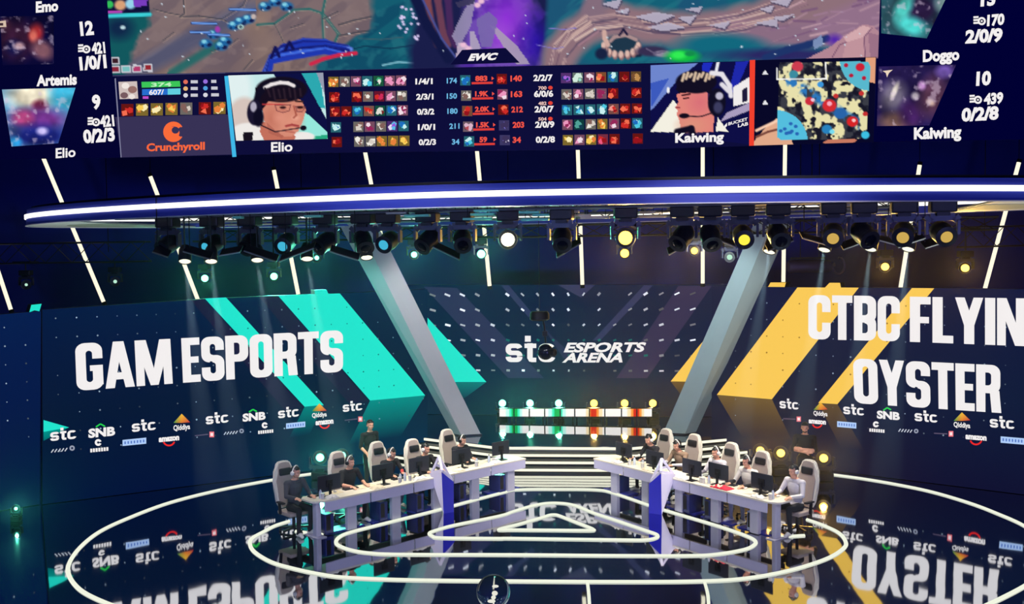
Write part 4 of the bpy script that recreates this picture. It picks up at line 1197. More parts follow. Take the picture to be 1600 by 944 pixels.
# ================================================================ TRUSSES
def truss(p, q, w, h, m1, m2, label, group=None, pitch=.55, r=.025, hang=17.2, name='lighting_truss'):
    p, q = Vector(p), Vector(q)
    d = (q - p).normalized(); s = Vector((-d.y, d.x, 0)).normalized() * w / 2; u = Vector((0, 0, h / 2))
    t = root(name, (p + q) / 2, 0, label, 'truss', group)
    bm = B()
    cs = [s + u, s - u, -s - u, -s + u]
    for c in cs: tube(bm, [p + c, q + c], r, 8)
    obj('chords', bm, m1, t, world=True)
    bm = B()
    L = (q - p).length; n = int(L / pitch)
    for i in range(n):
        a, b = p + d * (L * i / n), p + d * (L * (i + 1) / n)
        for j in range(4):
            c1, c2 = cs[j], cs[(j + 1) % 4]
            tube(bm, [a + (c1 if i % 2 else c2), b + (c2 if i % 2 else c1)], r * .5, 5)
    obj('lacing', bm, m2, t, world=True)
    bm = B()
    for k in (.2, .8): tube(bm, [p.lerp(q, k), (p.lerp(q, k).x, p.lerp(q, k).y, hang)], .012, 6)
    obj('hanger_wire', bm, M_BLACK, t, world=True)
    return t
TR = []
for y, lab in ((-2.2, 'front'), (.1, 'middle'), (2.2, 'rear')):
    e = 7.9 if y else 8.2
    TR.append(truss(cpt(-e, y, 6.60), cpt(e, y, 6.60), .30, .30, M_ALU, M_ALU, 'long aluminium truss under the canopy, the %s one of three' % lab, hang=6.79))
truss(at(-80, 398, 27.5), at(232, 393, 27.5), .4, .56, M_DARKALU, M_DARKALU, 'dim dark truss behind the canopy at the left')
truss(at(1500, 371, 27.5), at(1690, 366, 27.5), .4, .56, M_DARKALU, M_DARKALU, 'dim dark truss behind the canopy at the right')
truss(cpt(-10.5, 5.6, 6.25), cpt(10.5, 5.6, 6.25), .30, .30, M_BLACK, M_BLACK, 'black truss carrying the low bright lamps behind the canopy')

def on_line(y, z, px):
    """The spot on a canopy line (offset y, height z) that shows at column PX."""
    lo, hi = -14.0, 14.0
    for _ in range(50):
        m = (lo + hi) / 2
        if proj(cpt(m, y, z))[0] < px: lo = m
        else: hi = m
    return cpt(lo, y, z)

# short metal slats under the canopy's middle, rig light painted into their colours
rng = random.Random(12)
slat_cols = {'g': mat('pale_green_slat', (120, 214, 190), .4, .2), 'w': mat('pale_warm_slat', (230, 206, 176), .4, .2), 'n': M_ALU}
SL = [(372, 340, 16, 'g'), (490, 338, 30, 'g'), (620, 333, 34, 'n'), (652, 337, 42, 'g'), (760, 329, 40, 'g'), (754, 335, 38, 'g'), (746, 342, 46, 'g'), (826, 332, 36, 'g'), (846, 336, 28, 'g'), (836, 343, 44, 'g'), (890, 331, 30, 'w'), (908, 337, 30, 'w'), (930, 340, 46, 'w'),
      (966, 326, 16, 'w'), (1000, 324, 40, 'w'), (1012, 332, 26, 'w'), (1020, 338, 42, 'w'), (1060, 326, 22, 'w'), (1186, 323, 34, 'w'), (1180, 328, 26, 'w'), (1318, 321, 30, 'n'), (1360, 322, 22, 'n')]
for i, (x, y, w, c) in enumerate(SL):
    Y = 17.6
    p = at(x, y, Y); hw = w / 2 / FPX * Y
    t = root('ceiling_mount_slat', p, CYAW, 'thin %s slat under the canopy, the %s from the left' % ({'g': 'pale green', 'w': 'pale warm', 'n': 'grey'}[c], ORD[i]), 'slat', 'slats under the canopy')
    bm = B(); box(bm, (0, 0, 0), (2 * hw, .10, .045), None, .008); obj('slat', bm, slat_cols[c], t)
    bm = B()
    for s in (-1, 1): tube(bm, [(s * hw * .7, 0, .02), (s * hw * .7, 0, 6.785 - p.z)], .008, 6)
    obj('hanger_rod', bm, M_BLACK, t)

# ================================================================ MOVING HEADS
G_ = {'green': glow('green_lamp_lens', (110, 255, 205), 6), 'orange': glow('orange_lamp_lens', (255, 190, 70), 6), 'white': glow('warm_lamp_lens', (255, 240, 190), 7),
      'cyan': glow('cyan_lamp_lens', (70, 190, 226), .9), 'amber': glow('dim_amber_lens', (214, 176, 90), .9), 'yellow': glow('yellow_lamp_lens', (246, 226, 70), 1.2),
      'pale': glow('pale_lamp_lens', (250, 246, 220), 1.3), 'mint': glow('pale_green_lamp_lens', (190, 240, 214), 1.0), 'unlit': mat('dark_lens_glass', (16, 18, 28), .1)}
M_YOKE = mat('grey_lamp_yoke', (84, 86, 104), .35, .5)
M_HEAD = mat('black_lamp_housing', (34, 34, 46), .4, .2)

GLOW_W = 650
def head_geo(t, aim, col, s=1.0, flip=1, lens_r=.085, power=GLOW_W):
    """Base, yoke and tilting head; the origin is where the lamp is clamped or stands."""
    f = flip
    bm = B(); box(bm, (0, 0, -.08 * f * s), (.32 * s, .24 * s, .15 * s), None, .02 * s)
    box(bm, (0, 0, -.175 * f * s), (.16 * s, .16 * s, .05 * s))
    obj('base', bm, M_HEAD, t)
    bm = B()
    pts = [(-.19 * s, 0, -.44 * f * s), (-.19 * s, 0, -.26 * f * s), (-.15 * s, 0, -.215 * f * s), (.15 * s, 0, -.215 * f * s), (.19 * s, 0, -.26 * f * s), (.19 * s, 0, -.44 * f * s)]
    for a, b in zip(pts, pts[1:]): bar(bm, a, b, .035 * s, .10 * s)
    obj('yoke', bm, M_YOKE, t)
    c = Vector((0, 0, -.42 * f * s))
    q = Vector(aim).to_track_quat('Z', 'Y').to_matrix().to_4x4()
    bm = B()
    lathe(bm, [(0, -.20 * s), (.09 * s, -.19 * s), (.13 * s, -.12 * s), (.14 * s, 0), (.125 * s, .10 * s), (.135 * s, .12 * s), (.135 * s, .17 * s), (lens_r * s + .012, .175 * s), (lens_r * s + .004, .155 * s), (0, .15 * s)], 20, 0, Matrix.Translation(c) @ q)
    h = obj('head', bm, M_HEAD, t, smooth=True)
    bm = B()
    lathe(bm, [(0, .172 * s + .02), (lens_r * s * .6, .17 * s + .014), (lens_r * s, .172 * s)], 20, 0, Matrix.Translation(c) @ q)
    l = obj('lens', bm, G_[col], h); tag(l, {'unlit': 'unlit dark lens'}.get(col, 'glowing %s lens' % col))
    if col in ('green', 'orange', 'white') and power:
        l = bpy.data.lights.new('lamp_beam', 'SPOT'); l.energy = power; l.color = {'green': (.12, 1.0, .62), 'orange': (1.0, .56, .10), 'white': (1.0, .88, .5)}[col]
        l.spot_size = math.radians(70); l.spot_blend = 1.0; l.shadow_soft_size = lens_r * s * .6
        lo = bpy.data.objects.new('lamp_beam', l); COL.objects.link(lo); lo.parent = t
        lo.location = c + Vector(aim).normalized() * (.172 * s + .05); lo.rotation_euler = Vector(aim).to_track_quat('-Z', 'Y').to_euler()
    return t

rng = random.Random(7)
FRONT = [(262, 'unlit'), (331, 'cyan'), (390, 'unlit'), (446, 'cyan'), (508, 'unlit'), (567, 'unlit'), (606, 'cyan'), (668, 'unlit'), (722, 'unlit'), (793, 'white'), (878, 'unlit'), (977, 'orange'), (1066, 'unlit'),
         (1110, 'unlit'), (1161, 'yellow'), (1216, 'unlit'), (1302, 'amber'), (1350, 'unlit'), (1412, 'amber'), (1473, 'amber')]
for i, (px, c) in enumerate(FRONT):
    z = 6.44
    p = on_line(-2.2, z, px)
    bright = c in ('white', 'orange')
    aim = (EYE - p + Vector((0, 0, .3))).normalized() if bright else Vector((rng.uniform(-.5, .5), rng.uniform(-1.0, -.3), rng.uniform(-.9, -.2)))
    if c in ('cyan', 'amber', 'yellow'): aim = Vector((rng.uniform(-.2, .2), -1, -.35))
    t = root('moving_head_spotlight', p, CYAW if not bright else 0, 'black moving head lamp with %s lens, %s from the left under the canopy' % (c, ORD[i]), 'stage light', 'moving heads under the canopy front')
    head_geo(t, aim, c, 1.28, 1, .075 if not bright else .095)
LOW = [(41, 445, 'mint', .04), (180, 440, 'mint', .05), (320, 435, 'green', .10), (428, 432, 'green', .10), (495, 403, 'green', .06), (647, 398, 'green', .08), (752, 397, 'green', .11), (976, 396, 'orange', .11), (1085, 392, 'orange', .085), (1140, 402, 'mint', .07), (1383, 417, 'orange', .09), (1508, 419, 'orange', .09)]
for i, (px, py, c, lr) in enumerate(LOW):
    Y = on_line(5.6, 5.5, px).y if px > 230 else 27.5
    zt = 6.13 if px > 230 else at(px, 395, 27.5).z - .26
    p = at(px, py, Y)
    aim = (EYE - p).normalized()
    o_ = p - aim * .17 + Vector((0, 0, .42))
    t = root('moving_head_spotlight', o_, 0, 'hanging lamp with %s lens behind the canopy, %s from the left' % ({'mint': 'small pale green', 'green': 'bright green', 'orange': 'bright orange'}[c], ORD[i]), 'stage light', 'moving heads behind the canopy')
    head_geo(t, aim, c, 1.0, 1, lr)
    bm = B(); tube(bm, [(0, 0, 0), (0, 0, zt - o_.z)], .02, 8); box(bm, (0, 0, zt - o_.z - .01), (.5, .5, .05)); obj('drop_pipe', bm, M_BLACK, t)

# pale lamps that point straight down through the haze
DOWN = [(289, 408), (330, 408), (402, 406), (480, 404), (573, 402), (1202, 393), (1288, 390), (1360, 389), (1419, 389)]
DL = []
for i, (px, py) in enumerate(DOWN):
    p = at(px, py, 18.9)
    t = root('downlight', (p.x, p.y, 6.77), CYAW, 'black lamp can with pale lens pointing down under the canopy, %s from the left' % ORD[i], 'stage light', 'downlights under the canopy')
    hz = p.z - 6.77
    lean = Vector((.24 if px < 860 else -.28, -.45, -1)).normalized()
    q = lean.to_track_quat('Z', 'Y').to_matrix().to_4x4()
    bm = B(); lathe(bm, [(0, -.34), (.08, -.33), (.12, -.24), (.13, 0), (.12, .02), (.115, 0), (0, -.01)], 18, 0, Matrix.Translation((0, 0, hz)) @ q); h = obj('can', bm, M_HEAD, t, smooth=True)
    bm = B(); lathe(bm, [(0, .012), (.11, .005)], 18, 0, Matrix.Translation((0, 0, hz)) @ q); tag(obj('lens', bm, G_['pale'], h), 'glowing pale lens')
    bm = B(); tube(bm, [(0, 0, 0), (0, 0, hz + .25)], .018, 8); box(bm, (0, 0, -.03), (.09, .09, .08)); obj('clamp_pipe', bm, M_BLACK, t)
    DL.append((p, lean))

# thin tilted flaps along the lower edge of the rig
FLAP = [((286, 393), (328, 405)), ((342, 400), (375, 394)), ((381, 392), (432, 409)), ((436, 409), (490, 388)), ((515, 393), (560, 407)), ((676, 386), (718, 406)), ((870, 403), (908, 380)), ((1045, 398), (1082, 378)), ((1122, 375), (1150, 386)),
        ((1200, 392), (1240, 376)), ((1254, 372), (1293, 383)), ((1318, 390), (1362, 374)), ((1364, 373), (1398, 382)), ((1403, 387), (1446, 372)), ((1446, 388), (1474, 379)), ((238, 394), (262, 402))]
M_FLAP = mat('dark_flap_metal', (44, 42, 52), .5, .4)
for i, (p, q) in enumerate(FLAP):
    a, b = at(*p, 18.0), at(*q, 18.0)
    t = root('hanging_flap', (a + b) / 2, 0, 'thin tilted metal flap with a pale lower edge, %s in the row under the canopy' % ORD[i], 'flap', 'tilted flaps under the canopy')
    d = (b - a)
    bm = B(); prism(bm, [a, b, b + Vector((0, .22, .13)), a + Vector((0, .22, .13))], (0, .01, -.015)); obj('plate', bm, M_FLAP, t, world=True)
    bm = B(); tube(bm, [a, b], .016, 6); obj('edge_tube', bm, M_ALU, t, world=True)
    bm = B()
    for k in (.15, .85):
        c = a + d * k + Vector((0, .15, .10)); tube(bm, [c, (c.x, c.y, 6.785)], .010, 6)
    obj('hanger_rod', bm, M_BLACK, t, world=True)

# ================================================================ LIGHT TUBES
P_T = Panel((0, 28.6, 5), (0, -1, 0))
TUB = [((-24, 360), (17, 484)), ((54, 214), (162, 472)), ((235, 276), (309, 468)), ((428, 266), (466, 460)), ((566, 214), (612, 456)), ((743, 212), (765, 447)), ((902, 212), (910, 445)), ((1098, 206), (1098, 443)), ((1227, 204), (1224, 441)), ((1437, 258), (1407, 450)), ((1592, 254), (1539, 451))]
for i, (p, q) in enumerate(TUB):
    a, b = P_T.P(*p), P_T.P(*q)
    t = root('hanging_light_tube', b, 0, 'tall thin glowing cream light tube hanging behind the canopy, %s from the left' % ORD[i], 'light tube', 'light tubes behind the canopy')
    bm = B(); tube(bm, [a, b], .058, 10); obj('tube', bm, M_TUBE, t, world=True)
    bm = B(); tube(bm, [b, b + (b - a).normalized() * .10], .07, 10); tube(bm, [a, a - (b - a).normalized() * .10], .07, 10); obj('end_cap', bm, M_BLACK, t, world=True)
    bm = B(); tube(bm, [a, (a.x, a.y, 17.2)], .01, 6); obj('suspension_wire', bm, M_BLACK, t, world=True)

# hoist hanging at the right
p = at(1268, 416, 25.6)
t = root('hanging_hoist', p, 0, 'dark horizontal hoist drum with a hook hanging above the right video wall', 'hoist')
M_HOIST = mat('dull_purple_metal', (84, 66, 98), .5, .3)
bm = B(); q = Matrix.Rotation(PI / 2, 4, 'Y'); lathe(bm, [(0, -.62), (.15, -.62), (.17, -.58), (.17, .44), (.15, .50), (0, .50)], 18, 0, q); obj('drum', bm, M_HOIST, t, smooth=True)
bm = B(); tube(bm, [(.72 + .17 * math.sin(k / 10 * 5.0), 0, .0 + .22 * math.cos(k / 10 * 5.0)) for k in range(11)], .035, 8); tube(bm, [(.50, 0, 0), (.62, 0, .05)], .05, 8); obj('hook', bm, M_HOIST, t)
bm = B(); box(bm, (-.1, 0, .21), (.9, .12, .06)); tube(bm, [(-.3, 0, .2), (-.3, 0, 17.2 - p.z)], .012, 6); tube(bm, [(.2, 0, .2), (.2, 0, 17.2 - p.z)], .012, 6); obj('suspension_chain', bm, M_BLACK, t)

# ================================================================ FLOOR LIGHT LINES
def smooth(pts, closed, k=6):
    n = len(pts); out = []
    P = lambda i: pts[i % n] if closed else pts[max(0, min(n - 1, i))]
    for i in range(n if closed else n - 1):
        p0, p1, p2, p3 = P(i - 1), P(i), P(i + 1), P(i + 2)
        for j in range(k):
            t = j / k
            out.append(tuple(.5 * (2 * p1[c] + (p2[c] - p0[c]) * t + (2 * p0[c] - 5 * p1[c] + 4 * p2[c] - p3[c]) * t * t + (3 * p1[c] - p0[c] - 3 * p2[c] + p3[c]) * t ** 3) for c in (0, 1)))
    if not closed: out.append(pts[-1])
    return out
def floor_line(pts, closed, label, r=.040, group=None, sm=True):
    q = smooth(pts, closed) if sm else pts
    P = [at_z(x, y, .0) for x, y in q]
    if closed: P += [P[0], P[1]]
    c = sum(P, Vector()) / len(P)
    t = place(obj('floor_light_line', (lambda b: (tube(b, P, r, 8), b)[1])(B()), M_RING, smooth=True), (c.x, c.y, .0))
    tag(t, label, 'floor light', group)
floor_line([(781, 827.5), (815, 818.5), (850, 808.5), (858, 805.8), (866, 804.9), (874, 806.6), (898, 816), (921, 825), (926.5, 828), (922, 829.6), (862, 829.2), (800, 828.8), (785, 829)], True, 'innermost glowing triangle drawn on the glossy black floor')
floor_line([(671, 834), (681, 829.3), (709, 821.6), (780, 807), (800, 800.5), (828, 792), (852, 787.4), (876, 787), (899, 790.8), (927, 802), (969, 816), (1013, 831), (1026.5, 836.3), (1025, 841.2), (1007, 844.4), (969, 844.3), (800, 842), (780, 842.3), (690, 841.4), (676, 838.6)], True, 'second glowing rounded triangle on the floor round the innermost one')
floor_line([(525, 847), (530, 840), (546, 832.8), (597, 819.5), (673, 800.5), (709, 790.6), (788, 769.8), (816, 765.6), (870, 765.2), (930, 766), (958, 771), (1017, 791), (1056, 803), (1123, 823), (1166, 838), (1180, 846), (1178, 852.5), (1163, 859.5), (1123, 866.4), (1081, 869), (968, 869), (800, 867.6), (625, 867), (574, 864.6), (546, 859.6), (529, 853)], True, 'third glowing rounded triangle running from the steps round between the desks')
floor_line([(452, 815), (430, 822), (411, 832), (395, 841), (390.5, 849), (397, 862.5), (422, 878), (454, 888), (500, 898), (541, 903.3), (625, 906.8), (751, 908.6), (969, 910), (1095, 909), (1166, 904.5), (1234, 892), (1291, 874), (1318, 857.5), (1321, 846), (1310, 833), (1285, 821), (1261, 812.5)], False, 'wide glowing curved line in front of both desks')
floor_line([(486, 741), (436, 748.5), (344, 766), (265, 786), (203, 809), (156, 831), (125, 856), (108, 881), (108, 900), (125, 922), (156, 939), (200, 955), (260, 972)], False, 'largest glowing curve sweeping over the floor at the left')
floor_line([(1299, 742), (1347, 748.5), (1403, 758), (1459, 770), (1516, 787), (1558, 803), (1600, 822), (1632, 846), (1640, 872), (1626, 898), (1600, 917), (1558, 939), (1520, 956)], False, 'largest glowing curve sweeping over the floor at the right')
floor_line([(918, 911), (920, 930), (922, 960)], False, 'short glowing line running to the bottom edge left of its neighbour', .028)
floor_line([(1101, 910), (1106, 930), (1108, 960)], False, 'short glowing line running to the bottom edge right of its neighbour', .028)
floor_line([(462, 831), (504, 836)], False, 'short glowing bar on the floor at the left desk end', .04, sm=False)
floor_line([(1209, 840.5), (1257, 837.5)], False, 'short glowing bar on the floor at the right desk end', .04, sm=False)

# ================================================================ LIGHT BARS AND LAMPS ON THE STAGE
P_K = Panel(P_C.o + P_C.n * 1.05, P_C.n)
edges = [779.5, 803, 827, 851, 875.5, 898, 921, 945, 971, 995, 1019.5]
def bar_col(x):
    for g in (803.5, 870.5):
        d = abs(x - g)
        if d < 4.5: return (10, 176, 80)
        if d < 8: return (60, 236, 190)
        if d < 13: return (196, 252, 240)
    for g in (928, 994):
        d = abs(x - g)
        if d < 4.5: return (214, 34, 22)
        if d < 8: return (250, 150, 60)
        if d < 13: return (255, 226, 180)
    return (255, 250, 246)
for i, (x0, x1) in enumerate(zip(edges, edges[1:])):
    b = P_K.P((x0 + x1) / 2, base_py(P_K, (x0 + x1) / 2, .555))
    t = root('strobe_light_bar', (b.x, b.y, .55), 0, 'light bar %s, %s of ten from the left' % ('fading from white to green' if i < 4 else 'glowing white' if i < 6 else 'fading from white to red and amber', ORD[i]), 'light bar', 'light bars along the back of the stage')
    bm = B(); P = [P_K.P(x, y, -.01) for x, y in ((x0 + .4, 638.0), (x1 - .4, 638.0), (x1 - .4, 652), (x0 + .4, 652))]; prism(bm, P, P_K.n * -.12); obj('housing', bm, M_CASE, t, world=True)
    a = Art(P_K); m = 12
    for k in range(m):
        u, v = x0 + 1 + (x1 - x0 - 2) * k / m, x0 + 1 + (x1 - x0 - 2) * (k + 1) / m
        a.poly([(u, 639), (v, 639), (v, 651), (u, 651)], [bar_col(u), bar_col(v), bar_col(v), bar_col(u)], .002)
    a.build('lamp_face', t)
    bm = B()
    for x in (x0 + 3, x1 - 3):
        p = P_K.P(x, 651.4, -.07); bar(bm, p, (p.x, p.y, .551), .05)
    obj('foot', bm, M_BLACK, t, world=True)
P_H = Panel(P_C.o + P_C.n * .55, P_C.n)
for i, (px, c) in enumerate(zip((785, 828, 873, 928, 976, 1020), ('green',) * 3 + ('orange',) * 3)):
    p = P_H.P(px, 631)
    aim = (EYE - p).normalized()
    s = (p.z - .55) / .43
    o_ = Vector((p.x, p.y, .551)) - Vector((aim.x, aim.y, 0)) * .17
    t = root('moving_head_spotlight', o_, 0, 'bright %s lamp standing behind the light bars on the stage, %s from the left' % (c, ORD[i]), 'stage light', 'lamps standing behind the light bars')
    head_geo(t, aim, c, s, -1, .11 / s)
for i, (px, py, c, lab) in enumerate(((25, 796, 'green', 'lone bright green lamp standing on the floor at the far left edge'), (500, 714, 'green', 'bright green lamp on the floor behind the leftmost chair'), (534, 711, 'green', 'bright green lamp right behind the second chair of the left desk'),
                                      (1188, 703, 'orange', 'bright orange lamp on the floor behind the right desk, leftmost of its three'), (1220, 707, 'orange', 'bright orange lamp on the floor behind the right desk, middle of its three'), (1287, 715, 'orange', 'bright orange lamp on the floor behind the rightmost chair'))):
    k_ = 1.3 if px > 30 else .62
    p = at_z(px, py, .4615 * k_)
    aim = (EYE - p).normalized()
    t = root('moving_head_spotlight', Vector((p.x, p.y, .002)) - Vector((aim.x, aim.y, 0)) * .17, 0, lab, 'stage light', 'lamps standing on the floor')
    head_geo(t, aim, c, k_, -1, .075 if px > 30 else .055)

# ================================================================ HANGING CAMERA, GLASS GLOBE
p = at(843, 494, 18.6)
t = root('hanging_camera', p, 0, 'black camera with a round gimbal ball hanging in front of the arena name', 'camera')
bm = B(); lathe(bm, [(0, .10), (.16, .09), (.19, .05), (.19, -.06), (.15, -.09), (0, -.10)], 24, 0, Matrix.Diagonal((1, .8, 1, 1))); obj('carriage', bm, M_CASE, t, smooth=True)
bm = B(); tube(bm, [(.07, 0, -.08), (.10, 0, -.3), (.11, 0, -.52)], .02, 8); box(bm, (.10, 0, -.34), (.10, .06, .10), None, .01); obj('stem', bm, M_BLACK, t)
bm = B(); ell(bm, (.11, 0, -.70), (.155, .155, .155), None, 0, 24); g = obj('gimbal_ball', bm, mat('dark_glossy_ball', (24, 26, 40), .15), t, smooth=True)
bm = B(); lathe(bm, [(.05, 0), (.075, .02), (.075, .10), (.06, .11), (0, .10)], 18, 0, Matrix.Translation((.11, -.02, -.70)) @ Vector((.75, -.6, 0)).to_track_quat('Z', 'Y').to_matrix().to_4x4() @ Matrix.Translation((0, 0, .12))); obj('lens', bm, M_BLACK, g, smooth=True)
bm = B(); tube(bm, [(0, 0, .1), (0, 0, 6.785 - p.z)], .006, 6); obj('suspension_wire', bm, M_BLACK, t)

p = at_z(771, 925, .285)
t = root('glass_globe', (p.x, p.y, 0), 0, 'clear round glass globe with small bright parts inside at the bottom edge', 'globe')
mg = bpy.data.materials.new('clear_glass'); mg.use_nodes = True
b_ = mg.node_tree.nodes['Principled BSDF']; b_.inputs['Transmission Weight'].default_value = 1; b_.inputs['Roughness'].default_value = 0; b_.inputs['IOR'].default_value = 1.03; b_.inputs['Base Color'].default_value = (.93, .95, 1, 1)
nz = mg.node_tree.nodes.new('ShaderNodeTexNoise'); nz.inputs['Scale'].default_value = 3; bp = mg.node_tree.nodes.new('ShaderNodeBump'); bp.inputs['Strength'].default_value = .02
mg.node_tree.links.new(nz.outputs['Fac'], bp.inputs['Height']); mg.node_tree.links.new(bp.outputs['Normal'], b_.inputs['Normal'])
bm = B(); ell(bm, (0, 0, .285), (.27, .27, .27), None, 0, 40); ell(bm, (0, 0, .285), (.258, .258, .258), None, 0, 40)
obj('shell', bm, mg, t, smooth=True)
bm = B(); lathe(bm, [(0, .02), (.10, .02), (.11, .005), (.11, 0), (0, 0)], 20); obj('base', bm, M_BLACK, t)
bm = B(); tube(bm, [(0, 0, .02), (0, 0, .2)], .012, 8); ell(bm, (0, 0, .20), (.035, .035, .03)); ell(bm, (.02, -.02, .27), (.045, .04, .035)); ell(bm, (-.03, -.03, .155), (.06, .03, .025)); ell(bm, (.03, 0, .37), (.05, .03, .02)); obj('inner_fitting', bm, glow('white_glint_glow', (250, 246, 226), .9), t, smooth=True)  # glints on the fittings put in as a glow, no lamp inside
bm = B(); tube(bm, [(.266 * math.cos(k / 24 * 2 * PI), 0, .285 + .266 * math.sin(k / 24 * 2 * PI)) for k in range(25)], .005, 6); obj('seam_ring', bm, M_ALU, t)

# ================================================================ DESKS
M_APRON = mat('lavender_grey_laminate', (196, 192, 222), .5, var=.04)
M_LEG = mat('pale_grey_desk_leg', (190, 188, 206), .5, var=.05)
M_FOOT = mat('blue_foot_plate', (60, 66, 170), .4)
M_SEAM = mat('dark_seam', (50, 48, 60), .6)
M_PYBLUE = mat('deep_blue_panel', (40, 40, 190), .4, var=.06)
M_PYWHITE = mat('white_lavender_panel', (226, 220, 244), .45, var=.04)
M_CHAIR = mat('white_leather', (226, 222, 210), .5, var=.06)
M_CHAIRG = mat('warm_grey_leather', (166, 152, 146), .55, var=.08)
M_CHAIRB = mat('black_leather', (26, 26, 36), .5)
M_MON = mat('dark_monitor_shell', (36, 38, 52), .4)
M_PC = mat('dark_blue_pc_case', (44, 50, 110), .25)
M_PCP = mat('pale_blue_pc_case', (150, 160, 206), .25)

LN, LF = Vector((-3.788, 18.963)), Vector((.297, 22.822))
RF, RN = Vector((1.902, 22.740)), Vector((4.946, 18.544))
def frame(o, e):
    u = (e - o); L = u.length; u = u / L
    return o, u, Vector((-u.y, u.x)), L, math.atan2(u.y, u.x)
DESK = {'left': frame(LN, LF), 'right': frame(RF, RN)}                # origin, along the front, backwards, length, angle
DEPTH = .62

def desk_unit(L, end, ang, loc, label, side):
    t = root('gaming_desk', (loc.x, loc.y, 0), ang, label, 'desk', 'desk units of the %s row' % side)
    bm = B()
    if end:
        s = -1 if end == 'start' else 1
        x0, x1 = (-.22, L) if s < 0 else (0, L + .22)
        c = .10
        o = [(x0, .02), (x1, .02), (x1, DEPTH), (x0, DEPTH)]
        if s < 0: o = [(0, 0), (x1, 0), (x1, DEPTH), (x0 + c, DEPTH), (x0, DEPTH - c), (x0, .16), (x0 + .06, .08)]
        else: o = [(0, 0), (L, 0), (x1 - .06, .08), (x1, .16), (x1, DEPTH - c), (x1 - c, DEPTH), (0, DEPTH)]
        prism(bm, [(x, y, .715) for x, y in o], (0, 0, .035))
    else:
        box(bm, (L / 2, DEPTH / 2, .7325), (L - .008, DEPTH, .035), None, .006)
    obj('worktop', bm, M_DESKTOP, t)
    bm = B(); box(bm, (L / 2, .018, .615), (L - .035, .03, .20), None, .004); obj('front_panel', bm, M_APRON, t)
    bm = B(); box(bm, (L * .62, .12, .365), (L * .20, .10, .70), None, .008); obj('pedestal', bm, M_LEG, t)
    bm = B(); box(bm, (L * .55, .36, .012), (L * .82, .34, .022), None, .006); obj('foot_plate', bm, M_FOOT, t)
    bm = B(); box(bm, (L / 2, DEPTH - .04, .66), (L * .9, .06, .10)); obj('cable_tray', bm, M_SEAM, t)
    if end:
        x = -.06 if end == 'start' else L + .06
        bm = B(); box(bm, (x, .20, .3575), (.11, .16, .715), None, .02); box(bm, (x, .26, .01), (.22, .5, .018), None, .006); obj('end_leg', bm, M_LEG, t)
    return t

NAMES5 = ['nearest the viewer', 'second from the viewer', 'in the middle of its row', 'fourth from the viewer', 'farthest from the viewer, by the steps']
for side in ('left', 'right'):
    o, u, bk, L, ang = DESK[side]
    for i in range(5):
        k = i if side == 'left' else 4 - i
        desk_unit(L / 5, ('start' if side == 'left' else 'end') if k == 0 else None, ang, o + u * (L / 5 * i), 'pale desk unit of the %s row, %s' % (side, NAMES5[k]), side)

# ---- the blue and white wedge pylons that stand before the two desk rows
def pylon(c, ridge, wing, far, peak, label):
    """c: foot pixel; ridge: top of the front edge; wing: upper outer corner of the white face; far: blue face's far edge."""
    f = at_z(*c, 0.0)
    top = at(*ridge, f.y)
    w = at(*wing, f.y + .30)
    b0 = at_z(far[0], far[2], 0.0)
    b1 = at(far[0], far[1], b0.y)
    back = (w + b1) / 2 + Vector((0, .30, .05))
    t = root('divider_pylon', (f.x, f.y, 0), 0, label, 'pylon', 'wedge pylons before the desks')
    tail = Vector((f.x + (w.x - f.x) * .04, f.y + .06, 0))
    bm = B(); hull(bm, [f, tail, b0 + Vector((0, .03, 0)), b0, top, w, b1, back])
    bm.faces.ensure_lookup_table(); bmesh.ops.recalc_face_normals(bm, faces=bm.faces)
    sgn = 1 if b0.x > f.x else -1
    for fa in bm.faces:
        n = fa.normal
        fa.material_index = 1 if (n.x * sgn > .25 and abs(n.z) < .35) else 0
    obj('wedge_body', bm, [M_PYWHITE, M_PYBLUE], t, world=True)
    bm = B()
    pk = at(*peak, f.y + .25); l = w + Vector((0, .05, 0)); r = b1 + Vector((0, .05, 0)); m_ = (l + r) / 2
    l2, r2 = m_ + (l - m_) * .8 + Vector((0, 0, .02)), m_ + (r - m_) * .8 + Vector((0, 0, .02))
    for p_, q_ in ((l2, pk), (pk, r2), (pk, top + Vector((0, .04, .03))), (l2, top + Vector((0, .04, .03))), (top + Vector((0, .04, .03)), r2)): bar(bm, p_, q_, .05, .05)
    bar(bm, (l2 + pk) / 2, (r2 + pk) / 2, .045)
    obj('emblem_frame', bm, M_PYWHITE, t, world=True)
    return t
pylon((693, 803), (690, 738), (671, 739), (709, 753, 800), (686, 714), 'white and blue wedge pylon with a peaked frame before the left desk row')
pylon((1034, 805), (1033, 740), (1056, 741), (1014, 756, 802), (1034, 717), 'white and blue wedge pylon with a peaked frame before the right desk row')

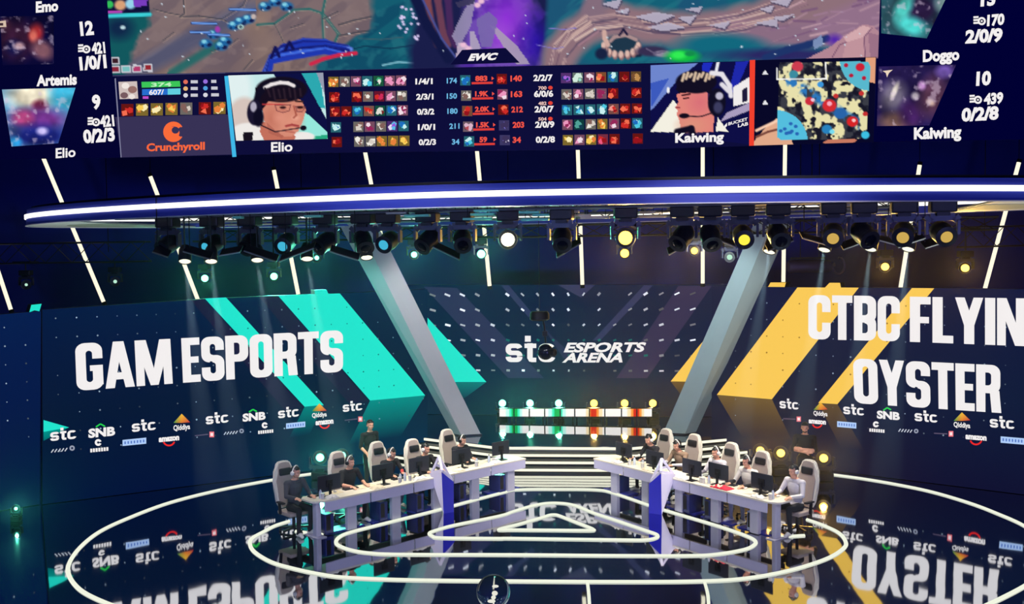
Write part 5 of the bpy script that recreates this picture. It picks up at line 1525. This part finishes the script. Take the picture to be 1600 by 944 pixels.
# ================================================================ CHAIRS
def chair_geo(t):
    bm = B()
    for k in range(5):
        a = 2 * PI * k / 5 + .3
        bar(bm, (0, 0, .10), (.30 * math.cos(a), .30 * math.sin(a), .075), .05, .035)
    lathe(bm, [(.05, .07), (.06, .12), (.035, .13), (.03, .36), (0, .36)], 14); obj('star_base', bm, M_CHAIRB, t)
    for k in range(5):
        a = 2 * PI * k / 5 + .3
        bm = B(); ell(bm, (.30 * math.cos(a), .30 * math.sin(a), .031), (.03, .03, .03), None, 0, 10); obj('caster', bm, M_CHAIRB, t, smooth=True)
    bm = B(); box(bm, (0, .02, .415), (.50, .50, .09), None, .035); obj('seat', bm, M_CHAIRG, t, smooth=True)
    # winged back: an outline with shoulders and a rounded head
    half = [(.17, .46), (.24, .62), (.25, .86), (.27, 1.02), (.23, 1.12), (.20, 1.20), (.19, 1.30), (.145, 1.385), (.06, 1.405)]
    o = half + [(-x, z) for x, z in reversed(half)]
    bm = B(); prism(bm, [(x, 0, z) for x, z in o], (0, -.075, 0))
    bmesh.ops.bevel(bm, geom=list(bm.edges), offset=.022, segments=2, affect='EDGES')
    for v in bm.verts: v.co.y += -.24 - (v.co.z - .46) * .14 + .12 * v.co.x ** 2
    ob = obj('backrest', bm, M_CHAIR, t, smooth=True)
    inn = [(x * .76, .50 + (z - .46) * .93) for x, z in half]; inn += [(-x, z) for x, z in reversed(inn)]
    bm = B(); prism(bm, [(x, .0, z) for x, z in inn], (0, .022, 0))
    for v in bm.verts: v.co.y += -.238 - (v.co.z - .46) * .14 + .12 * v.co.x ** 2
    obj('back_lining', bm, M_CHAIRG, ob)
    bm = B(); box(bm, (0, 0, 0), (.27, .07, .15), None, .03)
    for v in bm.verts: v.co += Vector((0, -.315, 1.19))
    obj('headrest_cushion', bm, M_CHAIRB, ob, smooth=True)
    for s in (-1, 1):
        bm = B(); bar(bm, (s * .27, -.06, .40), (s * .29, -.06, .63), .04, .05); box(bm, (s * .29, .0, .645), (.08, .25, .035), None, .012); obj('armrest', bm, M_CHAIRB, t, smooth=True)
chair0 = root('gaming_chair', (0, 0, 0)); chair_geo(chair0)

# ================================================================ PEOPLE
M_SKIN = mat('skin', (226, 166, 138), .55, var=.04)
M_HAIR = mat('black_hair', (18, 15, 20), .45)
M_EYE = mat('dark_eye', (20, 14, 14), .2)
M_SHOEW = mat('white_shoe', (236, 234, 226), .5)
M_TROU = mat('black_trousers', (24, 24, 34), .8)
M_TROUG = mat('pale_blue_trousers', (120, 126, 160), .8)

def cap(bm, a, b, ra, rb):
    """A tapered limb with rounded ends."""
    a, b = Vector(a), Vector(b)
    d = (b - a).normalized(); x = d.orthogonal().normalized(); y = d.cross(x)
    pts = []
    for c, r, s in ((a, ra, -1), (b, rb, 1)):
        for i, t in enumerate((0, .35, .7, 1.05, 1.35)):
            for k in range(12):
                an = 2 * PI * k / 12
                pts.append(c + d * (s * r * math.sin(t)) + (x * math.cos(an) + y * math.sin(an)) * (r * math.cos(t)))
    hull(bm, pts)

def hand(bm, wrist, d, up, side, curl, rec):
    """Palm, four unequal bent fingers and a thumb from the palm's side."""
    w = Vector(wrist); d = Vector(d).normalized(); up = Vector(up); up = (up - d * up.dot(d)).normalized(); lat = d.cross(up) * side
    pc = w + d * .05
    hull(bm, [pc + d * sx * .045 + lat * sy * .040 + up * sz * .014 for sx in (-1, 1) for sy in (-1, 1) for sz in (-1, 1)])
    for i, L in enumerate((.072, .080, .075, .060)):
        q = w + d * .092 + lat * (.030 - i * .020)
        d1 = (d - up * curl * .5).normalized(); d2 = (d - up * curl * 1.6).normalized()
        m = q + d1 * L * .55
        cap(bm, q - d * .01, m, .0095, .0090); cap(bm, m, m + d2 * L * .5, .0090, .0078)
    q = w + d * .03 + lat * .036
    m = q + (lat * .8 + d * .8).normalized() * .035
    cap(bm, q, m, .0115, .0105); cap(bm, m, m + (d + lat * .2 - up * curl * .4).normalized() * .032, .0100, .0085)
    rec.append((pc, w + d * .15, .045, 'skin'))

def head_geo_p(bm, c, yaw, tilt, rec):
    """Skull, jaw, brow, nose, lips and ears round the point C; the face looks along +y turned by YAW."""
    R = rotz(yaw) @ rotx(tilt)
    P = lambda x, y, z: c + R @ Vector((x, y, z))
    ell(bm, P(0, -.012, .025), (.077, .096, .095), R); ell(bm, P(0, .018, -.035), (.060, .074, .078), R); ell(bm, P(0, .055, -.085), (.030, .030, .026), R)
    ell(bm, P(0, .076, .020), (.050, .016, .014), R); ell(bm, P(0, .092, -.028), (.015, .020, .013), R); cap(bm, P(0, .080, .012), P(0, .096, -.020), .009, .011)
    ell(bm, P(0, .084, -.058), (.024, .010, .006), R); ell(bm, P(0, .082, -.068), (.020, .010, .007), R)
    for s in (-1, 1):
        ell(bm, P(s * .076, -.008, -.012), (.010, .022, .032), R); ell(bm, P(s * .040, .062, -.030), (.020, .018, .020), R)
    rec.append((P(0, 0, -.08), P(0, 0, .06), .10, 'skin'))
    return R, P

def make_body(name, J, curl, head_yaw, head_tilt, up_hand=((0, 0, 1), (0, 0, 1)), slim=1.0):
    """One continuous figure from its joints; returns the mesh and the head's placement."""
    bm = B(); rec = []
    V = {k: Vector(v) for k, v in J.items()}
    def limb(a, b, ra, rb, part):
        cap(bm, V[a], V[b], ra * slim, rb * slim); rec.append((V[a], V[b], max(ra, rb), part))
    pel, che, nk = V['pelvis'], V['chest'], V['neck']
    up = (che - pel).normalized()
    yaw = J.get('_yaw', 0)
    Rt = up.to_track_quat('Z', 'Y').to_matrix()
    side = (V['sho1'] - V['sho0']).normalized()
    fwd = up.cross(side) * 1
    Rm = Matrix((side, -fwd if (-fwd).y > 0 else fwd, up)).transposed()
    ell(bm, pel, (.165 * slim, .115 * slim, .12), Rm); ell(bm, pel.lerp(che, .45), (.145 * slim, .10 * slim, .17), Rm); ell(bm, che, (.172 * slim, .115 * slim, .19), Rm)
    ell(bm, che.lerp(nk, .72), (.150 * slim, .085, .07), Rm)
    rec.append((pel.lerp(che, .18), che.lerp(nk, .30), .155, 'shirt')); rec.append((pel - up * .06, pel + up * .02, .15, 'trousers'))
    cap(bm, che.lerp(nk, .5), V['neck'], .075, .055); cap(bm, V['neck'], V['head'] + Vector((0, -.01, -.05)), .053, .052)
    rec.append((nk + (V['head'] - nk) * .05, V['head'], .055, 'skin'))
    for i in (0, 1):
        limb('sho%d' % i, 'elb%d' % i, .062, .046, 'shirt'); limb('elb%d' % i, 'wri%d' % i, .045, .031, 'sleeve')
        cap(bm, che.lerp(nk, .55), V['sho%d' % i], .075, .066)
        d = V['wri%d' % i] - V['elb%d' % i]
        hd = Vector(J.get('hand%d' % i, d))
        hand(bm, V['wri%d' % i], hd, up_hand[i], -1 if i == 0 else 1, curl, rec)
        cap(bm, V['wri%d' % i], V['wri%d' % i] + hd.normalized() * .03, .030, .028)
        limb('hip%d' % i, 'kne%d' % i, .092, .062, 'trousers'); limb('kne%d' % i, 'ank%d' % i, .060, .040, 'trousers')
        a, to = V['ank%d' % i], V['toe%d' % i]
        he = a - (to - a).normalized() * .05; he.z = .040
        cap(bm, a, he, .042, .040); cap(bm, he, a.lerp(to, .55) * 1.0, .040, .044); cap(bm, a.lerp(to, .5), to, .044, .034)
        rec.append((he, to, .045, 'shoe')); rec.append((a + Vector((0, 0, -.03)), a + Vector((0, 0, -.05)), .045, 'shoe'))
    R, P = head_geo_p(bm, V['head'], head_yaw, head_tilt, rec)
    for v in bm.verts:
        v.co.z = max(v.co.z, .003)
    me = bpy.data.meshes.new(name); bm.to_mesh(me); bm.free()
    o = bpy.data.objects.new(name, me); COL.objects.link(o)
    m = o.modifiers.new('Remesh', 'REMESH'); m.mode = 'VOXEL'; m.voxel_size = .0075
    s = o.modifiers.new('Smooth', 'SMOOTH'); s.factor = .5; s.iterations = 3
    dg = bpy.context.evaluated_depsgraph_get()
    out = bpy.data.meshes.new_from_object(o.evaluated_get(dg))
    out.name = name
    bpy.data.objects.remove(o); bpy.data.meshes.remove(me)
    co = np.empty(len(out.polygons) * 3); out.polygons.foreach_get('center', co); co = co.reshape(-1, 3)
    order = ['skin', 'shirt', 'sleeve', 'trousers', 'shoe']
    best = np.full(len(co), 1e9); idx = np.zeros(len(co), np.int32)
    for a, b, r, part in rec:
        a, b = np.array(a), np.array(b); d = b - a
        t = np.clip(((co - a) @ d) / (d @ d + 1e-9), 0, 1)
        e = np.linalg.norm(co - a - t[:, None] * d, axis=1) - r
        m_ = e < best; best[m_] = e[m_]; idx[m_] = order.index(part)
    out.materials.clear()
    for k in order: out.materials.append(M_SKIN)
    out.polygons.foreach_set('material_index', idx)
    out.polygons.foreach_set('use_smooth', [True] * len(out.polygons))
    return out, V['head'], R

def person(body, loc, rz, label, mats, group, hair='short', headset=None, beard=False, glasses=False):
    """mats: skin, shirt, sleeve, trousers, shoe."""
    me, hc, R = body
    t = root('person', loc, rz, label, 'person', group)
    o = bpy.data.objects.new('body', me); COL.objects.link(o); o.parent = t
    for i, m in enumerate(mats):
        o.material_slots[i].link = 'OBJECT'; o.material_slots[i].material = m
    T = Matrix.Translation(hc) @ R.to_4x4()
    bm = B(); ell(bm, (0, -.018, .034), (.085, .101, .099), None, 0, 24)
    cut = [v for v in bm.verts if (v.co.y > .03 and v.co.z < .066) or v.co.z < -.03 - max(0, -v.co.y) * .5]
    bmesh.ops.delete(bm, geom=cut, context='VERTS')
    for k in range(9):
        ell(bm, (-.06 + .015 * k, .066 - abs(k - 4) * .005, .074 + .004 * (k % 2)), (.013, .013, .016), None, 0, 8)
    bmesh.ops.transform(bm, matrix=T, verts=bm.verts); obj('hair', bm, M_HAIR, t, smooth=True)
    for s in (-1, 1):
        bm = B(); ell(bm, (s * .030, .077, .003), (.009, .005, .005), None, 0, 8)
        bmesh.ops.transform(bm, matrix=T, verts=bm.verts); obj('eye', bm, M_EYE, t, smooth=True)
        bm = B(); ell(bm, (s * .030, .083, .023), (.016, .004, .003), None, 0, 8)
        bmesh.ops.transform(bm, matrix=T, verts=bm.verts); obj('eyebrow', bm, M_HAIR, t, smooth=True)
    if beard:
        bm = B(); ell(bm, (0, .045, -.075), (.052, .046, .034), None, 0, 14)
        bmesh.ops.transform(bm, matrix=T, verts=bm.verts); obj('beard', bm, M_HAIR, t, smooth=True)
    if headset:
        hm, cm = headset
        bm = B(); tube(bm, [(.098 * math.cos(a), -.012, .005 + .135 * math.sin(a)) for a in [PI * k / 14 for k in range(15)]], .013, 8)
        bmesh.ops.transform(bm, matrix=T, verts=bm.verts); h = obj('headset', bm, hm, t, smooth=True)
        for s in (-1, 1):
            bm = B(); lathe(bm, [(0, .028), (.030, .026), (.044, .012), (.046, -.006), (.036, -.016), (0, -.016)], 18, 0, Matrix.Translation((s * .098, -.008, -.008)) @ Vector((s, 0, 0)).to_track_quat('Z', 'Y').to_matrix().to_4x4())
            bmesh.ops.transform(bm, matrix=T, verts=bm.verts); obj('ear_cup', bm, cm, h, smooth=True)
        bm = B(); tube(bm, [(.095, .01, -.04), (.085, .06, -.075), (.05, .10, -.075)], .004, 6); ell(bm, (.048, .102, -.075), (.010, .008, .008), None, 0, 8)
        bmesh.ops.transform(bm, matrix=T, verts=bm.verts); obj('microphone', bm, M_BLACK, h, smooth=True)
    return t

SEAT = dict(pelvis=(0, -.02, .555), chest=(0, .02, .90), neck=(0, .045, 1.105), head=(0, .075, 1.245), sho0=(-.185, .03, 1.03), sho1=(.185, .03, 1.03),
            elb0=(-.265, .14, .80), elb1=(.265, .14, .80), wri0=(-.17, .37, .795), wri1=(.19, .38, .795), hip0=(-.095, .0, .535), hip1=(.095, .0, .535),
            kne0=(-.14, .40, .545), kne1=(.14, .41, .545), ank0=(-.14, .36, .095), ank1=(.15, .40, .095), toe0=(-.16, .53, .04), toe1=(.17, .57, .04),
            hand0=(.10, 1, -.06), hand1=(-.1, 1, -.06))
SEAT2 = dict(SEAT, chest=(0, .05, .885), neck=(0, .10, 1.08), head=(0, .15, 1.205), sho0=(-.185, .07, 1.005), sho1=(.185, .07, 1.005), elb0=(-.25, .19, .795), elb1=(.25, .20, .795), wri0=(-.10, .40, .80), wri1=(.21, .43, .795), ank0=(-.12, .30, .095), toe0=(-.13, .47, .04))
STAND = dict(pelvis=(0, 0, .93), chest=(0, .0, 1.27), neck=(0, .01, 1.475), head=(0, .035, 1.625), sho0=(-.19, 0, 1.40), sho1=(.19, 0, 1.40), elb0=(-.26, -.03, 1.12), elb1=(.25, -.02, 1.12),
             wri0=(-.25, .06, .88), wri1=(.20, .17, .98), hip0=(-.095, 0, .90), hip1=(.095, 0, .90), kne0=(-.11, .02, .49), kne1=(.11, .02, .49), ank0=(-.12, -.01, .09), ank1=(.12, -.01, .09),
             toe0=(-.15, .14, .04), toe1=(.15, .14, .04), hand0=(.02, .25, -1), hand1=(-.25, .6, -.6))
CROSS = dict(STAND, elb0=(-.25, .07, 1.12), elb1=(.25, .07, 1.12), wri0=(.04, .205, 1.16), wri1=(-.04, .215, 1.10), hand0=(1, .05, .12), hand1=(-1, .05, .10))
body_a = make_body('body', SEAT, .35, .38, -.16)
body_b = make_body('body', SEAT2, .45, .45, -.26, slim=.95)
body_ar = make_body('body', SEAT, .35, -.30, -.20)
body_br = make_body('body', SEAT2, .45, -.15, -.34, slim=.95)
body_c = make_body('body', STAND, .5, -.25, -.06, ((-1, 0, 0), (0, .5, 1)))
body_d = make_body('body', CROSS, .25, .15, -.12, ((0, 1, .1), (0, 1, .1)))

def cloth(n, c): return mat(n, c, .85, var=.10, scale=14)
C_DG, C_BK, C_BK2, C_RED = cloth('dark_grey_cloth', (62, 62, 72)), cloth('black_cloth', (24, 24, 32)), cloth('near_black_cloth', (34, 32, 42)), cloth('red_trim_cloth', (190, 52, 52))
C_TAN, C_LG, C_WH, C_GR = cloth('tan_cloth', (150, 124, 104)), cloth('light_grey_cloth', (206, 202, 210)), cloth('white_cloth', (232, 228, 222)), cloth('grey_cloth', (120, 116, 130))
HS_W, HS_B = mat('white_headset_plastic', (232, 228, 222), .4), mat('black_headset_plastic', (22, 22, 30), .4)

left_n = Vector((DESK['left'][1].y, -DESK['left'][1].x)); right_n = Vector((DESK['right'][1].y, -DESK['right'][1].x))
def rz_of(n): return math.atan2(-n.x, n.y)
PL = [('left', 462, 738, body_a, C_DG, C_DG, (HS_W, HS_W), M_TROU, M_SHOEW, 'seated person in dark grey with white headset, near end of the left desk'),
      ('left', 547, 722, body_a, C_BK, C_BK, (HS_W, HS_B), M_TROU, M_SHOEW, 'seated person in black with bare forearms, second from the left at the left desk'),
      ('left', 612, 709, body_b, C_BK2, C_RED, (HS_W, HS_W), M_TROUG, M_SHOEW, 'seated person in black with red sleeves, middle of the left desk'),
      ('left', 668, 702, body_a, C_BK, C_BK2, (HS_B, HS_W), M_TROU, M_SHOEW, 'seated person in black just left of the left wedge pylon'),
      ('left', 722, 688, body_b, C_BK2, C_BK, (HS_W, HS_B), M_TROU, M_SHOEW, 'seated person in black at the far end of the left desk beside the steps'),
      ('right', 1014, 687, body_br, C_BK2, C_WH, (HS_B, HS_W), M_TROU, M_SHOEW, 'seated person in black with white sleeves at the far end of the right desk'),
      ('right', 1058, 696, body_br, C_TAN, C_LG, (HS_W, HS_B), M_TROU, M_SHOEW, 'seated person in tan just right of the right wedge pylon'),
      ('right', 1119, 707, body_ar, C_LG, C_GR, (HS_W, HS_W), M_TROU, M_SHOEW, 'seated person in pale grey in the middle of the right desk'),
      ('right', 1167, 721, body_ar, C_WH, C_BK, (HS_W, HS_B), M_TROUG, M_SHOEW, 'seated person in white with black sleeves, second from the right desk near end'),
      ('right', 1240, 736, body_ar, C_LG, C_WH, (HS_B, HS_W), M_TROU, M_SHOEW, 'seated person in light grey and white at the near end of the right desk')]
SEATS = []
first = True
for i, (side, px, py, bd, sh, sl, hs, tr, shoe, label) in enumerate(PL):
    n = left_n if side == 'left' else right_n
    H_ = at_z(px, py, bd[1].z)
    org = Vector((H_.x, H_.y)) - n * bd[1].y
    o, u, bk, L, ang = DESK[side]
    back = (org - o).dot(bk)
    if back < DEPTH + .16: org = org + bk * (DEPTH + .16 - back)
    skin_sl = M_SKIN if (sl is C_BK and i == 1) else sl
    person(bd, (org.x, org.y, 0), rz_of(n), label, (M_SKIN, sh, skin_sl, tr, shoe), 'seated players', headset=hs)
    q = org - n * .04
    cl = 'white and grey gaming chair with black headrest behind the ' + label.replace('seated ', '')
    if first:
        first = False; chair0.location = (q.x, q.y, 0); chair0.rotation_euler = (0, 0, rz_of(n)); tag(chair0, cl[:110], 'chair', 'gaming chairs')
    else:
        dup(chair0, (q.x, q.y, 0), rz_of(n), cl[:110], 'gaming chairs')
    SEATS.append((side, org, n, i))
CH = ['white gaming chair with black headrest at the near end of the left desk', 'white gaming chair second from the left, partly behind a green lamp', 'white gaming chair with black headrest in the middle of the left desk',
      'white gaming chair with black headrest left of the left pylon', 'white gaming chair at the far end of the left desk', 'white gaming chair at the far end of the right desk', 'white gaming chair just right of the right pylon',
      'white gaming chair in the middle of the right desk', 'white gaming chair in front of two orange lamps at the right desk', 'white gaming chair with black headrest at the near end of the right desk']
for ob, l in zip([o for o in COL.objects if o.name.startswith('gaming_chair')], CH): ob['label'] = l

p = at_z(577, 664, 1.625); person(body_c, (p.x, p.y, 0), rz_of(Vector((.72, -.70))), 'person in black standing behind the left desk with one arm forward', (M_SKIN, C_BK, M_SKIN, M_TROU, C_BK), 'standing people')
p = at_z(1258, 668, 1.625); person(body_d, (p.x, p.y, 0), rz_of(Vector((-.45, -.89))), 'bearded person in black standing with crossed arms behind the right desk', (M_SKIN, C_BK, M_SKIN, M_TROU, C_BK), 'standing people', beard=True)

# ================================================================ THINGS ON AND UNDER THE DESKS
def monitor_geo(t):
    bm = B(); box(bm, (0, 0, .285), (.54, .035, .32), None, .010); obj('shell', bm, M_MON, t)
    a = B(); box(a, (0, .0185, .287), (.51, .002, .285)); obj('screen', a, glow('monitor_glow', (120, 140, 190), .6), t)
    bm = B(); box(bm, (0, -.022, .27), (.16, .02, .14), None, .006); bar(bm, (0, -.045, .02), (0, -.030, .27), .05, .03); obj('stand', bm, M_BLACK, t)
    bm = B(); box(bm, (0, -.03, .008), (.24, .18, .014), None, .005); obj('base', bm, M_BLACK, t)
mon0 = None
MON = [('left', 513, 754), ('left', 592, 735), ('left', 653, 725), ('left', 710, 710), ('left', 767, 697), ('right', 985, 701), ('right', 1023, 716), ('right', 1076, 731), ('right', 1126, 736), ('right', 1201, 750)]
WHO = ['near end of the left desk', 'left desk, second from the near end', 'middle of the left desk', 'left desk, right beside the left pylon', 'far end of the left desk by the steps', 'far end of the right desk by the steps',
       'right desk, behind the right pylon', 'right desk, right of the pylon', 'middle of the right desk', 'near end of the right desk']
MONP = []
for i, (side, px, py) in enumerate(MON):
    o, u, bk, L, ang = DESK[side]
    p = at_z(px, py, 1.035); q = Vector((p.x, p.y)) - o
    x, y = q.dot(u), min(max(q.dot(bk), .17), .30)
    x = min(max(x, .28), L - .30)
    w = o + u * x + bk * y
    MONP.append((side, x, y))
    l = 'dark flat monitor seen from behind, ' + WHO[i]
    if mon0 is None:
        mon0 = root('monitor', (w.x, w.y, .75), ang, l, 'monitor', 'monitors on the desks'); monitor_geo(mon0)
    else: dup(mon0, (w.x, w.y, .75), ang, l, 'monitors on the desks')

kb0 = ms0 = mp0 = cup0 = pc0 = bot0 = None
M_KB, M_PAD = mat('dark_keyboard', (40, 40, 52), .5), mat('cream_mouse_pad', (230, 216, 186), .8)
for i, (side, org, n, k) in enumerate(SEATS):
    o, u, bk, L, ang = DESK[side]
    q = org - o
    x = min(max(q.dot(u), .30), L - .34)
    def on(dx, y, z=.7505):
        w = o + u * min(max(x + dx, .05), L - .06) + bk * y
        return (w.x, w.y, z)
    who = WHO[i]
    pad = on(.14, DEPTH - .16)
    if mp0 is None:
        mp0 = root('mouse_pad', pad, ang, None, 'mouse pad', 'mouse pads'); bm = B(); box(bm, (0, 0, .002), (.46, .28, .004), None, .001); obj('mat', bm, M_PAD, mp0)
        tag(mp0, 'cream mouse pad on the desk, ' + who)
    else: dup(mp0, pad, ang, 'cream mouse pad on the desk, ' + who, 'mouse pads')
    kbp = on(-.20, DEPTH - .15)
    if kb0 is None:
        kb0 = root('keyboard', kbp, ang + PI, None, 'keyboard', 'keyboards'); bm = B(); box(bm, (0, 0, .010), (.34, .13, .020), None, .004); obj('case', bm, M_KB, kb0)
        bm = B()
        for r_ in range(4):
            for c_ in range(12): box(bm, (-.148 + c_ * .027, -.045 + r_ * .030, .023), (.022, .024, .008))
        obj('keys', bm, HS_B, kb0); tag(kb0, 'dark keyboard on the desk, ' + who)
    else: dup(kb0, kbp, ang + PI, 'dark keyboard on the desk, ' + who, 'keyboards')
    mpos = on(.24, DEPTH - .17, .7546)
    if ms0 is None:
        ms0 = root('computer_mouse', mpos, ang, None, 'mouse', 'computer mice'); bm = B(); ell(bm, (0, 0, .016), (.031, .056, .019), None, 0, 14)
        for v in bm.verts: v.co.z = max(v.co.z, 0)
        obj('shell', bm, HS_W, ms0, smooth=True); bm = B(); box(bm, (0, .03, .033), (.008, .022, .008)); obj('wheel', bm, HS_B, ms0); tag(ms0, 'small white mouse on the pad, ' + who)
    else: dup(ms0, mpos, ang, 'small white mouse on the pad, ' + who, 'computer mice')
    mx = MONP[i][1]
    def onm(dx, y, z=.7505):
        w = o + u * min(max(mx + dx, .06), L - .06) + bk * y
        return (w.x, w.y, z)
    cp = onm(.34 if i % 2 else -.36, .16)
    if cup0 is None:
        cup0 = root('paper_cup', cp, 0, None, 'cup', 'white cups'); bm = B(); lathe(bm, [(0, 0), (.030, 0), (.040, .11), (.036, .11), (.028, .01), (0, .01)], 18); obj('cup', bm, HS_W, cup0, smooth=True)
        bm = B(); lathe(bm, [(.042, .108), (.042, .118), (.034, .124), (0, .124)], 18); obj('lid', bm, M_CHAIR, cup0, smooth=True); tag(cup0, 'white cup beside the monitor, ' + who)
    else: dup(cup0, cp, 0, 'white cup beside the monitor, ' + who, 'white cups')
    bp_ = onm(.42 if i % 2 else -.43, .24)
    if bot0 is None:
        bot0 = root('water_bottle', bp_, 0, None, 'bottle', 'bottles on the desks'); bm = B(); lathe(bm, [(0, 0), (.030, 0), (.032, .01), (.032, .13), (.014, .17), (.013, .185), (0, .185)], 16); obj('bottle_body', bm, mat('pale_bottle', (206, 214, 226), .2), bot0, smooth=True)
        bm = B(); lathe(bm, [(.015, .183), (.015, .205), (0, .205)], 12); obj('cap', bm, HS_B, bot0); tag(bot0, 'small pale bottle beside the monitor, ' + who)
    else: dup(bot0, bp_, 0, 'small pale bottle beside the monitor, ' + who, 'bottles on the desks')
    w = o + u * min(max(mx - .12, .18), L - .22) + bk * .24
    if pc0 is None:
        pc0 = root('computer_tower', (w.x, w.y, .0235), ang, None, 'computer', 'computer towers under the desks'); bm = B(); box(bm, (0, .06, .20), (.20, .38, .40), None, .010); obj('case', bm, M_PC, pc0)
        bm = B(); box(bm, (-.03, -.132, .22), (.10, .004, .30)); obj('front_grille', bm, HS_B, pc0)
        for s in (-1, 1): bm = B(); box(bm, (s * .07, .06, -.0), (.03, .36, .012)); obj('foot', bm, HS_B, pc0)
        tag(pc0, ('pale' if i == 9 else 'dark') + ' blue computer tower under the desk, ' + who)
        pc0.location.z = .03
    else: dup(pc0, (w.x, w.y, .03), ang, ('pale' if i == 9 else 'dark') + ' blue computer tower under the desk, ' + who, 'computer towers under the desks')
# folded cloths
o, u, bk, L, ang = DESK['right']
p = at_z(1148, 757, .77); q = Vector((p.x, p.y)) - o
for dx, dy, c, lab, nm in ((q.dot(u), .14, (206, 40, 66), 'crumpled red cloth lying on the right desk', 'red_cloth'),):
    w = o + u * dx + bk * dy
    bm = B(); bmesh.ops.create_grid(bm, x_segments=18, y_segments=12, size=.5)
    r_ = random.Random(len(nm))
    for v in bm.verts:
        x, y = v.co.x, v.co.y
        v.co = Vector((x * .46, y * .24, .012 + (.05 * (1 - (2 * x) ** 4) * (1 - (2 * y) ** 4)) * (.7 + .3 * math.sin(x * 17 + y * 6)) + .008 * math.sin(x * 31) * math.cos(y * 23)))
    bmesh.ops.solidify(bm, geom=bm.faces, thickness=.01)
    t = obj(nm, bm, cloth(nm + '_fabric', c), smooth=True); t.location = (w.x, w.y, .751); t.rotation_euler = (0, 0, ang); tag(t, lab, 'cloth')
for side in ('left', 'right'):
    o, u, bk, L, ang = DESK[side]
    for i in range(5):
        fx = L / 5 * (i + (.22 if side == 'left' else .70)); w = o + u * fx + bk * .12
        bm = B(); bmesh.ops.create_grid(bm, x_segments=18, y_segments=12, size=.5)
        for v in bm.verts:
            x, y = v.co.x, v.co.y
            v.co = Vector((x * (.26 + .05 * (i % 3)), y * .17, .012 + (.055 * (1 - (2 * x) ** 4) * (1 - (2 * y) ** 4)) * (.7 + .3 * math.sin(x * 15 + y * 7 + i)) + .006 * math.sin(x * 29)))
        bmesh.ops.solidify(bm, geom=bm.faces, thickness=.01)
        t = obj('cream_towel', bm, M_PAD if i % 2 else HS_W, smooth=True); t.location = (w.x, w.y, .751); t.rotation_euler = (0, 0, ang)
        tag(t, 'small folded %s towel, %s' % ('cream' if i % 2 else 'white', WHO[i if side == 'left' else 5 + i]), 'towel', 'towels on the desks')
for ch in [c for c in COL.objects if c.name.startswith('computer_tower')]:
    if ch['label'].startswith('pale'):
        for c in ch.children:
            if c.name.startswith('case'): c.material_slots[0].link = 'OBJECT'; c.material_slots[0].material = M_PCP

# ================================================================ HAZE
def haze(density, aniso):
    m = bpy.data.materials.new('stage_haze_air'); m.use_nodes = True
    nt = m.node_tree
    for x in list(nt.nodes): nt.nodes.remove(x)
    v = nt.nodes.new('ShaderNodeVolumeScatter')
    v.inputs['Color'].default_value = (.85, .92, 1, 1)
    v.inputs['Density'].default_value = density
    v.inputs['Anisotropy'].default_value = aniso
    o = nt.nodes.new('ShaderNodeOutputMaterial')
    nt.links.new(v.outputs[0], o.inputs['Volume'])
    bm = B(); box(bm, (0, 23.4, 3.3), (26, 13.0, 6.9))
    h = obj('haze', bm, m); tag(h, 'thin stage haze hanging under the canopy and before the video walls', 'haze', kind='stuff')
haze(.0018, .5)
for i, (p, lean) in enumerate(DL):
    if i != 4: spot('beam_lamp', p + lean * .03, p + lean * 3, 52000, (.62, .90, 1.0), 8, .3, .03)
